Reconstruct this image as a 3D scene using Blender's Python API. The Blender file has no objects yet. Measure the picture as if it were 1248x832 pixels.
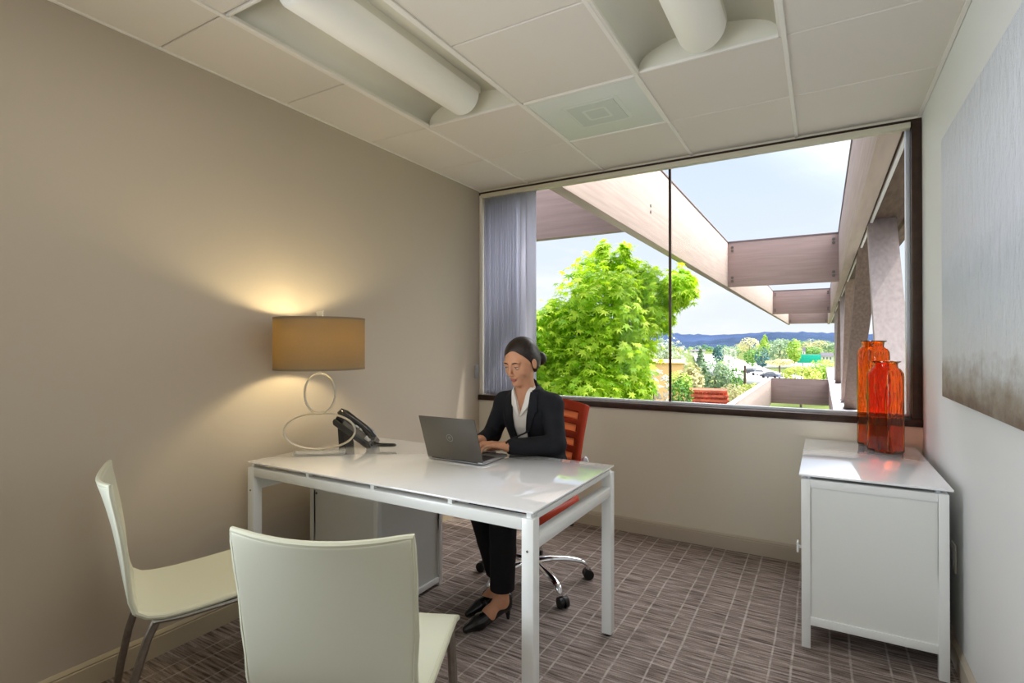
import bpy, bmesh, math, random
import numpy as np
from mathutils import Vector, Matrix, noise as mnoise

random.seed(7)
R = math.radians
COL = bpy.context.scene.collection
SC = bpy.context.scene

# ------------------------------------------------------------------ helpers
class MB:
    """collects shapes; build() links them as ONE mesh object"""
    def __init__(s): s.bm = bmesh.new()
    def _xf(s, vs, m):
        if m is not None: bmesh.ops.transform(s.bm, matrix=m, verts=vs)
    def box(s, lo, hi, bev=0.0, m=None, seg=2):
        lo, hi = Vector(lo), Vector(hi)
        c = (lo+hi)/2; d = hi-lo
        r = bmesh.ops.create_cube(s.bm, size=1)
        vs = r['verts']
        bmesh.ops.transform(s.bm, matrix=Matrix.Translation(c) @ Matrix.Diagonal((d.x, d.y, d.z, 1)), verts=vs)
        if bev > 0:
            es = list({e for v in vs for e in v.link_edges})
            rb = bmesh.ops.bevel(s.bm, geom=es, offset=bev, segments=seg, profile=.5, affect='EDGES')
            vs = list({v for f in rb['faces'] for v in f.verts} | {v for v in vs if v.is_valid})
        s._xf(vs, m)
        return s
    def cyl(s, a, b, ra, rb=None, n=20, caps=True):
        a, b = Vector(a), Vector(b); rb = ra if rb is None else rb
        d = b-a
        q = d.to_track_quat('Z', 'Y').to_matrix().to_4x4()
        r = bmesh.ops.create_cone(s.bm, cap_ends=caps, segments=n, radius1=max(ra, 1e-5), radius2=max(rb, 1e-5), depth=d.length)
        bmesh.ops.transform(s.bm, matrix=Matrix.Translation((a+b)/2) @ q, verts=r['verts'])
        return s
    def sphere(s, c, r, sc=(1, 1, 1), n=20, m=None):
        q = bmesh.ops.create_uvsphere(s.bm, u_segments=n, v_segments=max(8, n//2), radius=r)
        bmesh.ops.transform(s.bm, matrix=Matrix.Translation(c) @ Matrix.Diagonal((*sc, 1)), verts=q['verts'])
        s._xf(q['verts'], m)
        return s
    def tube(s, pts, rad, n=10, closed=False, flat=None, caps=True, up=None):
        """sweep; rad: number or list; flat=(su,sv) scales the section"""
        pts = [Vector(p) for p in pts]; N = len(pts)
        rings = []
        prev = None
        for i, p in enumerate(pts):
            if closed: t = pts[(i+1) % N]-pts[i-1]
            else: t = pts[min(i+1, N-1)]-pts[max(i-1, 0)]
            t.normalize()
            if up is not None:
                u = Vector(up)
            elif prev is None:
                u = Vector((0, 0, 1)) if abs(t.z) < .9 else Vector((1, 0, 0))
            else: u = prev
            u = (u - t*u.dot(t)).normalized(); prev = u
            v = t.cross(u)
            r = rad[i] if isinstance(rad, (list, tuple)) else rad
            su, sv = flat or (1, 1)
            rings.append([s.bm.verts.new(p+u*(math.cos(2*math.pi*k/n)*r*su)+v*(math.sin(2*math.pi*k/n)*r*sv)) for k in range(n)])
        M = N if closed else N-1
        for i in range(M):
            a, b = rings[i], rings[(i+1) % N]
            for k in range(n):
                s.bm.faces.new((a[k], a[(k+1) % n], b[(k+1) % n], b[k]))
        if caps and not closed:
            s.bm.faces.new(list(reversed(rings[0]))); s.bm.faces.new(rings[-1])
        return s
    def grid(s, P, closed_u=False):
        """P[i][j] points -> quads"""
        V = [[s.bm.verts.new(p) for p in row] for row in P]
        n = len(V); m = len(V[0])
        for i in range(n if closed_u else n-1):
            for j in range(m-1):
                s.bm.faces.new((V[i][j], V[(i+1) % n][j], V[(i+1) % n][j+1], V[i][j+1]))
        return V
    def prism(s, prof, fn):
        """prof: 2D polygon; fn(u,v,k) -> 3D point, k = 0/1 the two ends"""
        a = [s.bm.verts.new(fn(u, v, 0)) for u, v in prof]
        b = [s.bm.verts.new(fn(u, v, 1)) for u, v in prof]
        n = len(prof)
        for i in range(n):
            s.bm.faces.new((a[i], a[(i+1) % n], b[(i+1) % n], b[i]))
        s.bm.faces.new(list(reversed(a))); s.bm.faces.new(b)
        return s
    def lathe(s, prof, c=(0, 0, 0), n=32, sx=1, sy=1):
        P = []
        for k in range(n):
            a = 2*math.pi*k/n
            P.append([Vector((c[0]+r*math.cos(a)*sx, c[1]+r*math.sin(a)*sy, c[2]+z)) for r, z in prof])
        s.grid(P, True)
        return s
    def build(s, name, mat, parent=None, loc=None, smooth=True, ang=35):
        bm = s.bm
        bmesh.ops.remove_doubles(bm, verts=bm.verts, dist=1e-6)
        bmesh.ops.recalc_face_normals(bm, faces=bm.faces)
        if smooth:
            for f in bm.faces: f.smooth = True
            la = R(ang)
            for e in bm.edges:
                if len(e.link_faces) == 2 and e.calc_face_angle(0) > la: e.smooth = False
        me = bpy.data.meshes.new(name); bm.to_mesh(me); bm.free()
        return link(name, me, mat, parent, loc)

def link(name, me, mat, parent=None, loc=None):
    o = bpy.data.objects.new(name, me); COL.objects.link(o)
    if mat is not None:
        for mm in (mat if isinstance(mat, (list, tuple)) else [mat]): me.materials.append(mm)
    if parent is not None: o.parent = parent
    if loc is not None: o.location = loc
    return o

def tag(o, label=None, cat=None, group=None, kind=None):
    if label: o['label'] = label
    if cat: o['category'] = cat
    if group: o['group'] = group
    if kind: o['kind'] = kind
    return o

def empty(name, label, cat, loc=(0, 0, 0), rz=0.0, group=None):
    o = bpy.data.objects.new(name, None); COL.objects.link(o)
    o.empty_display_size = .05
    o.location = loc; o.rotation_euler = (0, 0, rz)
    return tag(o, label, cat, group)

def struct(o): o['kind'] = 'structure'; return o

def copy_tree(o, parent=None):
    c = o.copy(); COL.objects.link(c)
    if parent is not None: c.parent = parent
    for ch in [x for x in bpy.data.objects if x.parent == o]: copy_tree(ch, c)
    return c

# ------------------------------------------------------------------ materials
def srgb(r, g, b):
    f = lambda c: (c/255/12.92) if c/255 <= .04045 else ((c/255+.055)/1.055)**2.4
    return (f(r), f(g), f(b), 1)

def mat(name, col, rough=.5, metal=0.0, spec=.5, coat=0.0, trans=0.0, ior=1.45, emit=None, estr=0, sub=0.0,
        noise=None, bump=None, alpha=None):
    m = bpy.data.materials.new(name); m.use_nodes = True
    nt = m.node_tree; b = nt.nodes['Principled BSDF']
    b.inputs['Base Color'].default_value = col
    b.inputs['Roughness'].default_value = rough
    b.inputs['Metallic'].default_value = metal
    b.inputs['Specular IOR Level'].default_value = spec
    b.inputs['Coat Weight'].default_value = coat
    b.inputs['Coat Roughness'].default_value = .03
    b.inputs['Transmission Weight'].default_value = trans
    b.inputs['IOR'].default_value = ior
    if emit: b.inputs['Emission Color'].default_value = emit; b.inputs['Emission Strength'].default_value = estr
    if sub: b.inputs['Subsurface Weight'].default_value = sub; b.inputs['Subsurface Radius'].default_value = (.01, .004, .002)
    tc = nt.nodes.new('ShaderNodeTexCoord')
    if noise:   # (scale, amount, detail[, stretch])
        mp = nt.nodes.new('ShaderNodeMapping'); nt.links.new(tc.outputs['Object'], mp.inputs['Vector'])
        mp.inputs['Scale'].default_value = noise[3] if len(noise) > 3 else (1, 1, 1)
        n = nt.nodes.new('ShaderNodeTexNoise'); n.inputs['Scale'].default_value = noise[0]; n.inputs['Detail'].default_value = noise[2]
        nt.links.new(mp.outputs[0], n.inputs['Vector'])
        r = nt.nodes.new('ShaderNodeMapRange'); r.inputs['From Min'].default_value = .25; r.inputs['From Max'].default_value = .75
        r.inputs['To Min'].default_value = 1-noise[1]; r.inputs['To Max'].default_value = 1+noise[1]
        nt.links.new(n.outputs['Fac'], r.inputs['Value'])
        mx = nt.nodes.new('ShaderNodeVectorMath'); mx.operation = 'SCALE'
        mx.inputs[0].default_value = col[:3]
        nt.links.new(r.outputs[0], mx.inputs['Scale']); nt.links.new(mx.outputs[0], b.inputs['Base Color'])
    if bump:    # (scale, strength, distance[, stretch])
        mp = nt.nodes.new('ShaderNodeMapping'); nt.links.new(tc.outputs['Object'], mp.inputs['Vector'])
        mp.inputs['Scale'].default_value = bump[3] if len(bump) > 3 else (1, 1, 1)
        n = nt.nodes.new('ShaderNodeTexNoise'); n.inputs['Scale'].default_value = bump[0]; n.inputs['Detail'].default_value = 3
        nt.links.new(mp.outputs[0], n.inputs['Vector'])
        bp = nt.nodes.new('ShaderNodeBump'); bp.inputs['Strength'].default_value = bump[1]; bp.inputs['Distance'].default_value = bump[2]
        nt.links.new(n.outputs['Fac'], bp.inputs['Height']); nt.links.new(bp.outputs[0], b.inputs['Normal'])
    return m

def translucent_mat(name, col, tcol, fac=.4, rough=.6, noise=None):
    m = mat(name, col, rough, noise=noise); nt = m.node_tree
    b = nt.nodes['Principled BSDF']; out = nt.nodes['Material Output']
    t = nt.nodes.new('ShaderNodeBsdfTranslucent'); t.inputs['Color'].default_value = tcol
    mx = nt.nodes.new('ShaderNodeMixShader'); mx.inputs[0].default_value = fac
    nt.links.new(b.outputs[0], mx.inputs[1]); nt.links.new(t.outputs[0], mx.inputs[2]); nt.links.new(mx.outputs[0], out.inputs['Surface'])
    return m

def pane_mat(name, tint=(1, 1, 1, 1), ior=1.35, scale=.08):
    m = bpy.data.materials.new(name); m.use_nodes = True; nt = m.node_tree; nt.nodes.clear()
    out = nt.nodes.new('ShaderNodeOutputMaterial')
    tr = nt.nodes.new('ShaderNodeBsdfTransparent'); tr.inputs[0].default_value = tint
    gl = nt.nodes.new('ShaderNodeBsdfGlossy'); gl.inputs['Roughness'].default_value = .0
    fr = nt.nodes.new('ShaderNodeFresnel'); fr.inputs[0].default_value = ior
    ml = nt.nodes.new('ShaderNodeMath'); ml.operation = 'MULTIPLY'; ml.inputs[1].default_value = scale
    mx = nt.nodes.new('ShaderNodeMixShader')
    nt.links.new(fr.outputs[0], ml.inputs[0]); nt.links.new(ml.outputs[0], mx.inputs[0])
    nt.links.new(tr.outputs[0], mx.inputs[1]); nt.links.new(gl.outputs[0], mx.inputs[2]); nt.links.new(mx.outputs[0], out.inputs['Surface'])
    return m

M = {}
M['taupe'] = mat('taupe_paint', srgb(188, 176, 159), .75, spec=.25, bump=(400, .12, .002))
M['cream'] = mat('cream_paint', srgb(222, 216, 200), .7, spec=.25, bump=(400, .1, .002))
M['cream_r'] = mat('pale_paint', srgb(226, 226, 224), .55, spec=.35, bump=(400, .1, .002))
M['tile'] = mat('ceiling_tile', srgb(224, 218, 208), .9, spec=.1, bump=(350, .25, .002))
M['tbar'] = mat('grid_bar', srgb(236, 232, 224), .5)
M['base'] = mat('baseboard_paint', srgb(190, 176, 150), .5, spec=.4)
M['base_b'] = mat('baseboard_paint_back', srgb(186, 176, 160), .5, spec=.4)
M['bronze'] = mat('dark_bronze', srgb(66, 50, 42), .35, metal=.5, noise=(30, .2, 3))
M['alum'] = mat('pale_aluminium', srgb(205, 208, 215), .35, metal=.3)
M['head'] = mat('pale_headrail', srgb(205, 200, 180), .5)
M['jambw'] = mat('white_jamb', srgb(236, 230, 218), .5)
M['white'] = mat('white_lacquer', srgb(236, 238, 236), .3, coat=.3)
M['whitep'] = mat('white_panel', srgb(228, 230, 226), .4)
M['glasstop'] = mat('white_glass', srgb(244, 245, 248), .06, spec=.7, coat=.9)
M['leather'] = mat('cream_leather', srgb(212, 213, 194), .38, spec=.5, bump=(220, .12, .001))
M['seam'] = mat('cream_piping', srgb(206, 206, 184), .45)
M['steel'] = mat('brushed_steel', srgb(150, 146, 138), .3, metal=1, noise=(60, .15, 2))
M['chrome'] = mat('chrome', srgb(235, 235, 238), .08, metal=1)
M['black'] = mat('black_plastic', srgb(22, 22, 24), .4)
M['blackg'] = mat('gloss_black_plastic', srgb(26, 25, 26), .2, coat=.4)
M['greyp'] = mat('grey_plastic', srgb(170, 172, 176), .4)
M['lightgrey'] = mat('light_plastic', srgb(215, 216, 224), .4)
M['bolt'] = mat('bolt_steel', srgb(110, 105, 98), .4, metal=.8)
M['silver'] = mat('champagne_metal', srgb(206, 200, 188), .3, metal=.85)
M['acrylic'] = mat('clear_acrylic', (1, 1, 1, 1), .02, trans=1, ior=1.3)
M['laptop'] = mat('laptop_grey', srgb(92, 88, 82), .42, metal=.55)
M['laptop_l'] = mat('laptop_silver', srgb(160, 160, 162), .35, metal=.6)
M['keys'] = mat('key_black', srgb(24, 24, 26), .45)
M['screen'] = mat('screen_dark', srgb(34, 38, 46), .15, emit=srgb(150, 170, 200), estr=.35)
M['emblem'] = mat('emblem_grey', srgb(138, 133, 126), .3, metal=.4)
M['orange'] = translucent_mat('orange_shell', srgb(188, 58, 24), srgb(200, 50, 15), .12, .45)
M['orange_mesh'] = translucent_mat('orange_mesh', srgb(250, 160, 120), srgb(255, 196, 150), .6, .7)
M['skin'] = mat('skin', srgb(202, 146, 112), .5, sub=.12, noise=(40, .06, 3))
M['lip'] = mat('lips', srgb(168, 98, 88), .4)
M['hair'] = mat('dark_hair', srgb(36, 25, 21), .34, spec=.5, bump=(60, .3, .004, (5, .4, 5)), noise=(30, .5, 4, (5, .4, 5)))
M['eyew'] = mat('eye_white', srgb(225, 220, 214), .2)
M['iris'] = mat('iris_brown', srgb(48, 28, 18), .15)
M['blazer'] = mat('black_wool', srgb(30, 31, 36), .8, spec=.25, bump=(600, .25, .001), noise=(14, .2, 2))
M['blouse'] = mat('white_blouse', srgb(232, 226, 218), .7, bump=(34, .5, .012, (1, 1, .35)))
M['trouser'] = mat('black_trouser', srgb(27, 26, 27), .85, spec=.2, bump=(20, .4, .01, (1, 1, .3)))
M['shoe'] = mat('black_leather', srgb(20, 19, 20), .25, coat=.3)

# carpet: dark brown ground, streaks across, broken pale lines in a plaid
def carpet():
    m = bpy.data.materials.new('plaid_carpet'); m.use_nodes = True; nt = m.node_tree; L = nt.links
    b = nt.nodes['Principled BSDF']; b.inputs['Roughness'].default_value = .95; b.inputs['Specular IOR Level'].default_value = .1
    tc = nt.nodes.new('ShaderNodeTexCoord'); sx = nt.nodes.new('ShaderNodeSeparateXYZ'); L.new(tc.outputs['Object'], sx.inputs[0])
    def nz(scale, st, det=4):
        mp = nt.nodes.new('ShaderNodeMapping'); mp.inputs['Scale'].default_value = st; L.new(tc.outputs['Object'], mp.inputs[0])
        n = nt.nodes.new('ShaderNodeTexNoise'); n.inputs['Scale'].default_value = scale; n.inputs['Detail'].default_value = det
        L.new(mp.outputs[0], n.inputs[0]); return n.outputs['Fac']
    def mth(op, a, bb=None, c=None):
        n = nt.nodes.new('ShaderNodeMath'); n.operation = op
        for i, v in enumerate((a, bb, c)):
            if v is None: continue
            if isinstance(v, (int, float)): n.inputs[i].default_value = v
            else: L.new(v, n.inputs[i])
        return n.outputs[0]
    streak = nz(10, (.6, 9, 1), 5)
    fine = nz(160, (1, 1.6, 1), 2)
    wob = nz(3, (1, 1, 1), 2)
    def line(coord, period, off, w):
        x = mth('ADD', coord, off); x = mth('ADD', x, mth('MULTIPLY', wob, .012))
        f = mth('FRACT', mth('DIVIDE', x, period))
        d = mth('MULTIPLY', mth('ABSOLUTE', mth('SUBTRACT', f, .5)), period)
        n = nt.nodes.new('ShaderNodeMapRange'); n.interpolation_type = 'SMOOTHSTEP'
        L.new(d, n.inputs['Value']); n.inputs['From Min'].default_value = w; n.inputs['From Max'].default_value = w*.3
        n.inputs['To Min'].default_value = 0; n.inputs['To Max'].default_value = 1
        return n.outputs[0]
    X, Y = sx.outputs[0], sx.outputs[1]
    brk = nz(26, (1, .6, 1), 2)
    gap = nt.nodes.new('ShaderNodeMapRange'); L.new(brk, gap.inputs[0]); gap.inputs[1].default_value = .38; gap.inputs[2].default_value = .58
    lx = mth('MAXIMUM', line(X, .21, 0, .0065), line(X, .21, .075, .0055))
    ly = mth('MULTIPLY', mth('MAXIMUM', line(Y, .19, 0, .006), line(Y, .19, .11, .005)), .8)
    ln = mth('MULTIPLY', mth('MAXIMUM', lx, ly), mth('ADD', mth('MULTIPLY', gap.outputs[0], .65), .35))
    cr = nt.nodes.new('ShaderNodeValToRGB'); L.new(streak, cr.inputs[0])
    cr.color_ramp.elements[0].position = .32; cr.color_ramp.elements[0].color = srgb(88, 76, 71)
    cr.color_ramp.elements[1].position = .68; cr.color_ramp.elements[1].color = srgb(172, 157, 150)
    mx = nt.nodes.new('ShaderNodeMix'); mx.data_type = 'RGBA'; L.new(mth('MULTIPLY', ln, .6), mx.inputs[0])
    L.new(cr.outputs[0], mx.inputs[6]); mx.inputs[7].default_value = srgb(206, 196, 188)
    m2 = nt.nodes.new('ShaderNodeVectorMath'); m2.operation = 'SCALE'; L.new(mx.outputs[2], m2.inputs[0])
    L.new(mth('ADD', mth('MULTIPLY', fine, .9), .55), m2.inputs['Scale']); L.new(m2.outputs[0], b.inputs['Base Color'])
    bp = nt.nodes.new('ShaderNodeBump'); bp.inputs['Strength'].default_value = .5; bp.inputs['Distance'].default_value = .003
    L.new(fine, bp.inputs['Height']); L.new(bp.outputs[0], b.inputs['Normal'])
    return m
M['carpet'] = carpet()

# ------------------------------------------------------------------ room dimensions (metres)
XL, XR, YB, YF, ZC = -2.416, .4716, 3.6283, -1.7, 2.5434
T = .6096; GX = [-1.9585+T*k for k in range(4)]; GY = [3.0224-T*k for k in range(8)]

b = MB(); b.box((XL-.1, YF-.1, -.12), (XR+.1, YB+.16, 0)); struct(b.build('floor', M['carpet']))
b = MB(); b.box((XL-.14, YF, 0), (XL, YB+.16, 2.9)); struct(b.build('wall_left', M['taupe']))
b = MB(); b.box((XR, YF, 0), (XR+.14, YB+.13, 2.9)); struct(b.build('wall_right', M['cream_r']))
b = MB(); b.box((XL, YB, 0), (XR, YB+.13, .85), 0)
b.box((XL, YB-.0, 2.536), (XR, YB+.13, 2.9)); struct(b.build('wall_back', M['cream']))
b = MB(); b.box((XL-.1, YF-.12, 0), (XR+.1, YF, 2.9)); struct(b.build('wall_front', M['cream']))

# ceiling: lay-in tiles (one cell each) with the luminaire and diffuser cells left open
xs = [XL]+GX+[XR]; ys = [YB]+GY+[YF]
holes = {(1, 2), (1, 3), (3, 2), (3, 3), (2, 1)}
b = MB(); g = .0035
for i in range(len(xs)-1):
    for j in range(len(ys)-1):
        if (i, j) in holes: continue
        if xs[i+1]-xs[i] < .03: continue
        b.box((xs[i]+g, ys[j+1]+g, ZC+.004), (xs[i+1]-g, ys[j]-g, ZC+.02), .003, seg=1)
b.box((XL, YF, 2.86), (XR, YB, 2.9))
struct(b.build('ceiling', M['tile']))
b = MB()
for x in GX: b.box((x-.009, YF, ZC-.003), (x+.009, YB, ZC+.012), .0015, seg=1)
for k, y in enumerate(GY):
    for i in range(len(xs)-1):
        if (i, k) in holes and (i, k+1) in holes: continue
        b.box((xs[i]+.009, y-.006, ZC+.0125), (xs[i+1]-.009, y+.006, ZC+.0165))
b.box((XR-.018, YF, ZC-.002), (XR-.002, YB, ZC+.012)); b.box((XL+.002, YF, ZC-.001), (XL+.014, YB, ZC+.012))
struct(b.build('trim_1', M['tbar']))

# baseboards: flat board with a stepped top bead
def baseboard(name, fn, m):
    prof = [(0, 0), (.014, 0), (.014, .078), (.011, .082), (.0125, .087), (.009, .093), (.004, .0985), (0, .1)]
    b = MB(); b.prism(prof, fn); return struct(b.build(name, m, ang=20))
baseboard('baseboard_left', lambda u, v, k: (XL+u, [YF, YB][k], v), M['base'])
baseboard('baseboard_right', lambda u, v, k: (XR-u, [YB-.015, YF][k], v), M['base_b'])
baseboard('baseboard_back', lambda u, v, k: ([XL+.016, XR-.016][k], YB-u, v), M['base_b'])

# ------------------------------------------------------------------ window
YG = 3.695
b = MB()
b.box((XL, YB-.018, .852), (XR, YB+.05, .893), .002)               # sill member
b.box((XL, YB-.004, 2.512), (XR, YB+.1, 2.5355), .002)             # dark head strip
b.box((.424, YB-.012, .893), (XR-.001, YB+.1, 2.512), .003)        # right jamb
b.box((XL, YB+.05, .852), (XR, YB+.13, .889))                      # outer sill
win = struct(b.build('window_1', M['bronze']))
b = MB()
b.box((XL+.02, YG-.014, .889), (.424, YG+.02, .912), .002); b.box((.404, YG-.03, .9), (.424, YG+.02, 2.51), .002)
b.build('glazing_bead', M['alum'], win)
b = MB(); b.box((XL+.001, YB-.002, .893), (XL+.03, YB+.1, 2.512), .003); b.build('side_jamb', M['jambw'], win)
M['pane'] = pane_mat('window_glass', (.985, .99, .99, 1))
for x0, x1 in ((XL+.03, -.904), (-.890, .41)):
    b = MB(); b.box((x0, YG-.003, .905), (x1, YG+.003, 2.512)); b.build('pane', M['pane'], win)
b = MB(); b.box((-.905, YG-.009, .9), (-.889, YG+.009, 2.512), .002); b.build('mullion', M['bronze'], win)

# vertical blind, drawn to the left: headrail and a stack of vanes
bl = empty('vertical_blind', 'grey vertical blind stacked at the left end of the window, with long pale headrail', 'blind', (-2.15, 3.6, .9))
ox, oy, oz = bl.location
b = MB(); b.box((XL+.03-ox, YB-.03-oy, 2.482-oz), (.42-ox, YB+.02-oy, 2.513-oz), .003); b.build('headrail', M['head'], bl)
M['vane'] = translucent_mat('vane_fabric', srgb(216, 216, 226), srgb(226, 228, 240), .5, .8, noise=(60, .06, 2, (1, 1, .1)))
for k in range(17):
    x = XL+.06+.0235*k; a = R(90+random.uniform(-11, 11)) if k < 15 else R(62)
    if k == 16: a = R(28); x += .035
    w = .0445; dx, dy = math.cos(a)*w, math.sin(a)*w
    b = MB(); n = 6; P = []
    for i in range(n+1):
        t = i/n*2-1; bow = .005*(1-t*t)
        P.append([Vector((x-ox+dx*t-math.sin(a)*bow, YB+.012-oy+dy*t*.62+math.cos(a)*bow, zz-oz)) for zz in (.905, 2.484)])
    b.grid(P); o = b.build('vane', M['vane'], bl)
    sm = o.modifiers.new('s', 'SOLIDIFY'); sm.thickness = .0012
b = MB(); b.tube([(XL+.045-ox, YB-.035-oy, 2.48-oz), (XL+.042-ox, YB-.036-oy, 1.7-oz), (XL+.032-ox, YB-.035-oy, 1.12-oz)], .0022, 6); b.build('pull_cord', M['white'], bl)
b = MB(); b.box((XL+.0005, 3.555, 1.03), (XL+.022, 3.585, 1.135), .004)
tag(b.build('cord_tensioner', M['greyp']), 'small grey plastic cord bracket on left wall near the blind', 'bracket')

# ------------------------------------------------------------------ ceiling luminaires
M['troffer'] = mat('fixture_white', srgb(226, 224, 210), .45)
M['basket'] = mat('basket_diffuser', srgb(240, 238, 230), .5, emit=(1, .95, .82, 1), estr=.05)
def luminaire(label, x0, y0):
    """2x4 ft recessed basket luminaire, x0 = left edge, y0 = far edge"""
    w, l = T, 2*T
    e = empty('ceiling_luminaire', label, 'ceiling light', (x0+w/2, y0-l/2, ZC), 0, 'recessed basket luminaires')
    hw, hl = w/2-.012, l/2-.01
    # arched reflector
    b = MB(); N = 28
    arc = [(-hw*math.cos(math.pi*i/N), .125*math.sin(math.pi*i/N)**.75) for i in range(N+1)]
    P = [[Vector((x, y, z)) for y in (-hl, hl)] for x, z in arc]; b.grid(P)
    rf = b.build('reflector', M['troffer'], e); sm = rf.modifiers.new('s', 'SOLIDIFY'); sm.thickness = .003; sm.offset = 1
    for s in (-1, 1):
        b = MB(); b.prism(arc, lambda u, v, k: (u, s*(hl+k*.004), v)); b.build('end_plate', M['troffer'], e)
    b = MB()
    for s in (-1, 1):
        b.box((s*hw-.008, -hl-.004, -.001), (s*hw+.008, hl+.004, .014), .001); b.box((-hw, s*hl-.005, -.001), (hw, s*hl+.005, .012), .001)
    b.build('frame', M['tbar'], e)
    # central half-round basket
    b = MB(); n = 24; r = .098; zc = .082; yl = hl-.055
    P = []
    ysq = [(-yl, .0), (-yl, .8), (-yl+.006, .93), (-yl+.02, 1), (yl-.02, 1), (yl-.006, .93), (yl, .8), (yl, 0)]
    for y, q in ysq:
        P.append([Vector((r*max(q, .001)*math.cos(a), y, zc+r*1.02*max(q, .001)*math.sin(a))) for a in [math.pi+math.pi*k/n for k in range(n+1)]])
    b.grid(P); bk = b.build('basket', M['basket'], e)
    b = MB(); b.box((-r, -yl, zc), (r, yl, zc+.04)); b.build('housing', M['troffer'], e)
    return e
luminaire('recessed basket light in the ceiling over the desk, left of the air diffuser', GX[0], GY[1])
luminaire('recessed basket light in the ceiling at top right, right of the air diffuser', GX[2], GY[1])

# air diffuser: perforated face with square cone behind
M['perf'] = mat('perforated_face', srgb(220, 225, 216), .5)
M['perf2'] = mat('diffuser_core', srgb(204, 210, 202), .5)
e = empty('air_diffuser', 'square pale green-white air diffuser set in the ceiling between the two lights', 'vent', (GX[1]+T/2, GY[0]-T/2, ZC))
h = T/2-.012
b = MB(); b.box((-h, -h, .004), (h, h, .012), .001)
for k, (q, z) in enumerate(((.15, .003), (.105, .002), (.06, .001))):
    for s in (-1, 1):
        b.box((-q, s*q-.008, z), (q, s*q+.008, .006)); b.box((s*q-.008, -q, z), (s*q+.008, q, .006))
b.build('face_plate', M['perf'], e)
b = MB()
for s in (-1, 1):
    b.box((s*h-.006, -h, -.001), (s*h+.006, h, .014)); b.box((-h, s*h-.006, -.001), (h, s*h+.006, .014))
b.build('frame', M['tbar'], e)
b = MB(); b.box((-.13, -.13, .0015), (.13, .13, .0045)); b.build('core', M['perf2'], e)

# ------------------------------------------------------------------ desk
DX0, DX1, DY0, DY1, DZ = -2.316, -.812, 1.535, 2.315, .757
desk = empty('desk', 'white metal framed desk with glossy white glass top, in front of the seated woman', 'desk', ((DX0+DX1)/2, (DY0+DY1)/2, 0))
dx, dy = (DX1-DX0)/2, (DY1-DY0)/2
b = MB(); b.box((-dx, -dy, DZ-.008), (dx, dy, DZ), .0025); b.build('glass_top', M['glasstop'], desk)
LW = .044; RZ1 = .731; RZ0 = .691
for sx_ in (-1, 1):
    for sy_ in (-1, 1):
        x0 = sx_*dx-(LW if sx_ > 0 else 0); y0 = sy_*dy-(LW if sy_ > 0 else 0)
        b = MB(); b.box((x0, y0, .012), (x0+LW, y0+LW, RZ1), .002)
        lg = b.build('leg', M['white'], desk)
        b = MB(); b.cyl((x0+LW/2, y0+LW/2, 0), (x0+LW/2, y0+LW/2, .013), .016); b.build('foot', M['black'], lg)
        b = MB()
        if sy_ < 0: b.cyl((x0+LW/2, y0-.0015, .625), (x0+LW/2, y0+.004, .625), .004, n=12)
        else: b.cyl((x0+LW/2, y0+LW+.0015, .625), (x0+LW/2, y0+LW-.004, .625), .004, n=12)
        b.build('bolt', M['bolt'], lg)
for sy_ in (-1, 1):
    y0 = sy_*dy-(LW if sy_ > 0 else 0)
    b = MB(); b.box((-dx+LW, y0, RZ0), (dx-LW, y0+LW, RZ1), .002); b.build('long_rail', M['white'], desk)
for sx_ in (-1, 1):
    x0 = sx_*dx-(LW if sx_ > 0 else 0)
    b = MB(); b.box((x0+.006, -dy+LW, .722), (x0+LW-.006, dy-LW, .742), .002); b.build('side_rail', M['white'], desk)
    b = MB(); b.box((x0, -dy+LW, .628), (x0+LW, dy-LW, .668), .002); b.build('lower_side_rail', M['white'], desk)
for x in (-dx+.022, -dx+.40, -dx+.78, -dx+1.16, dx-.022):
    for y in (-dy+.02, dy-.02):
        b = MB(); b.box((x-.009, y-.009, RZ1), (x+.009, y+.009, DZ-.008)); b.build('spacer', M['white'], desk)
b = MB(); b.box((-dx+.1, -.02, .70), (dx-.1, .02, .73), .002)
for x in (-.4, 0, .4): b.box((x-.015, -dy+LW, .705), (x+.015, dy-LW, .728))
b.build('cross_brace', M['white'], desk)

# cabinets built the same way: frame of posts and rails with inset panels
def framed(b, lo, hi, fw=.034, foot=.05):
    (x0, y0, z0), (x1, y1, z1) = lo, hi
    for x in (x0, x1-fw):
        for y in (y0, y1-fw): b.box((x, y, z0), (x+fw, y+fw, z1), .0015)
    for y in (y0, y1-fw):
        b.box((x0+fw, y, z1-fw), (x1-fw, y+fw, z1), .0015); b.box((x0+fw, y, z0+foot), (x1-fw, y+fw, z0+foot+fw), .0015)
    for x in (x0, x1-fw):
        b.box((x, y0+fw, z1-fw), (x+fw, y1-fw, z1), .0015); b.box((x, y0+fw, z0+foot), (x+fw, y1-fw, z0+foot+fw), .0015)

ped = empty('pedestal_cabinet', 'low white cabinet with framed panels standing under the desk by the left wall', 'cabinet', (-2.02, 2.08, 0))
lo, hi = (-.234, -.245, .0), (.232, .245, .592)
b = MB(); framed(b, lo, hi, .028, .02); b.build('frame', M['white'], ped)
i_ = .01
b = MB(); b.box((lo[0]+.026, lo[1]+i_, .045), (hi[0]-.026, lo[1]+.022, .566)); b.build('front_panel', M['whitep'], ped)
b = MB(); b.box((hi[0]-.022, lo[1]+.026, .045), (hi[0]-i_, hi[1]-.026, .566)); b.build('side_panel', M['whitep'], ped)
b = MB(); b.box((lo[0]+i_, lo[1]+.026, .045), (lo[0]+.022, hi[1]-.026, .566)); b.build('side_panel', M['whitep'], ped)
b = MB(); b.box((lo[0]+.026, lo[1]+.02, .57), (hi[0]-.026, hi[1]-.026, .588)); b.build('top', M['whitep'], ped)
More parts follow.
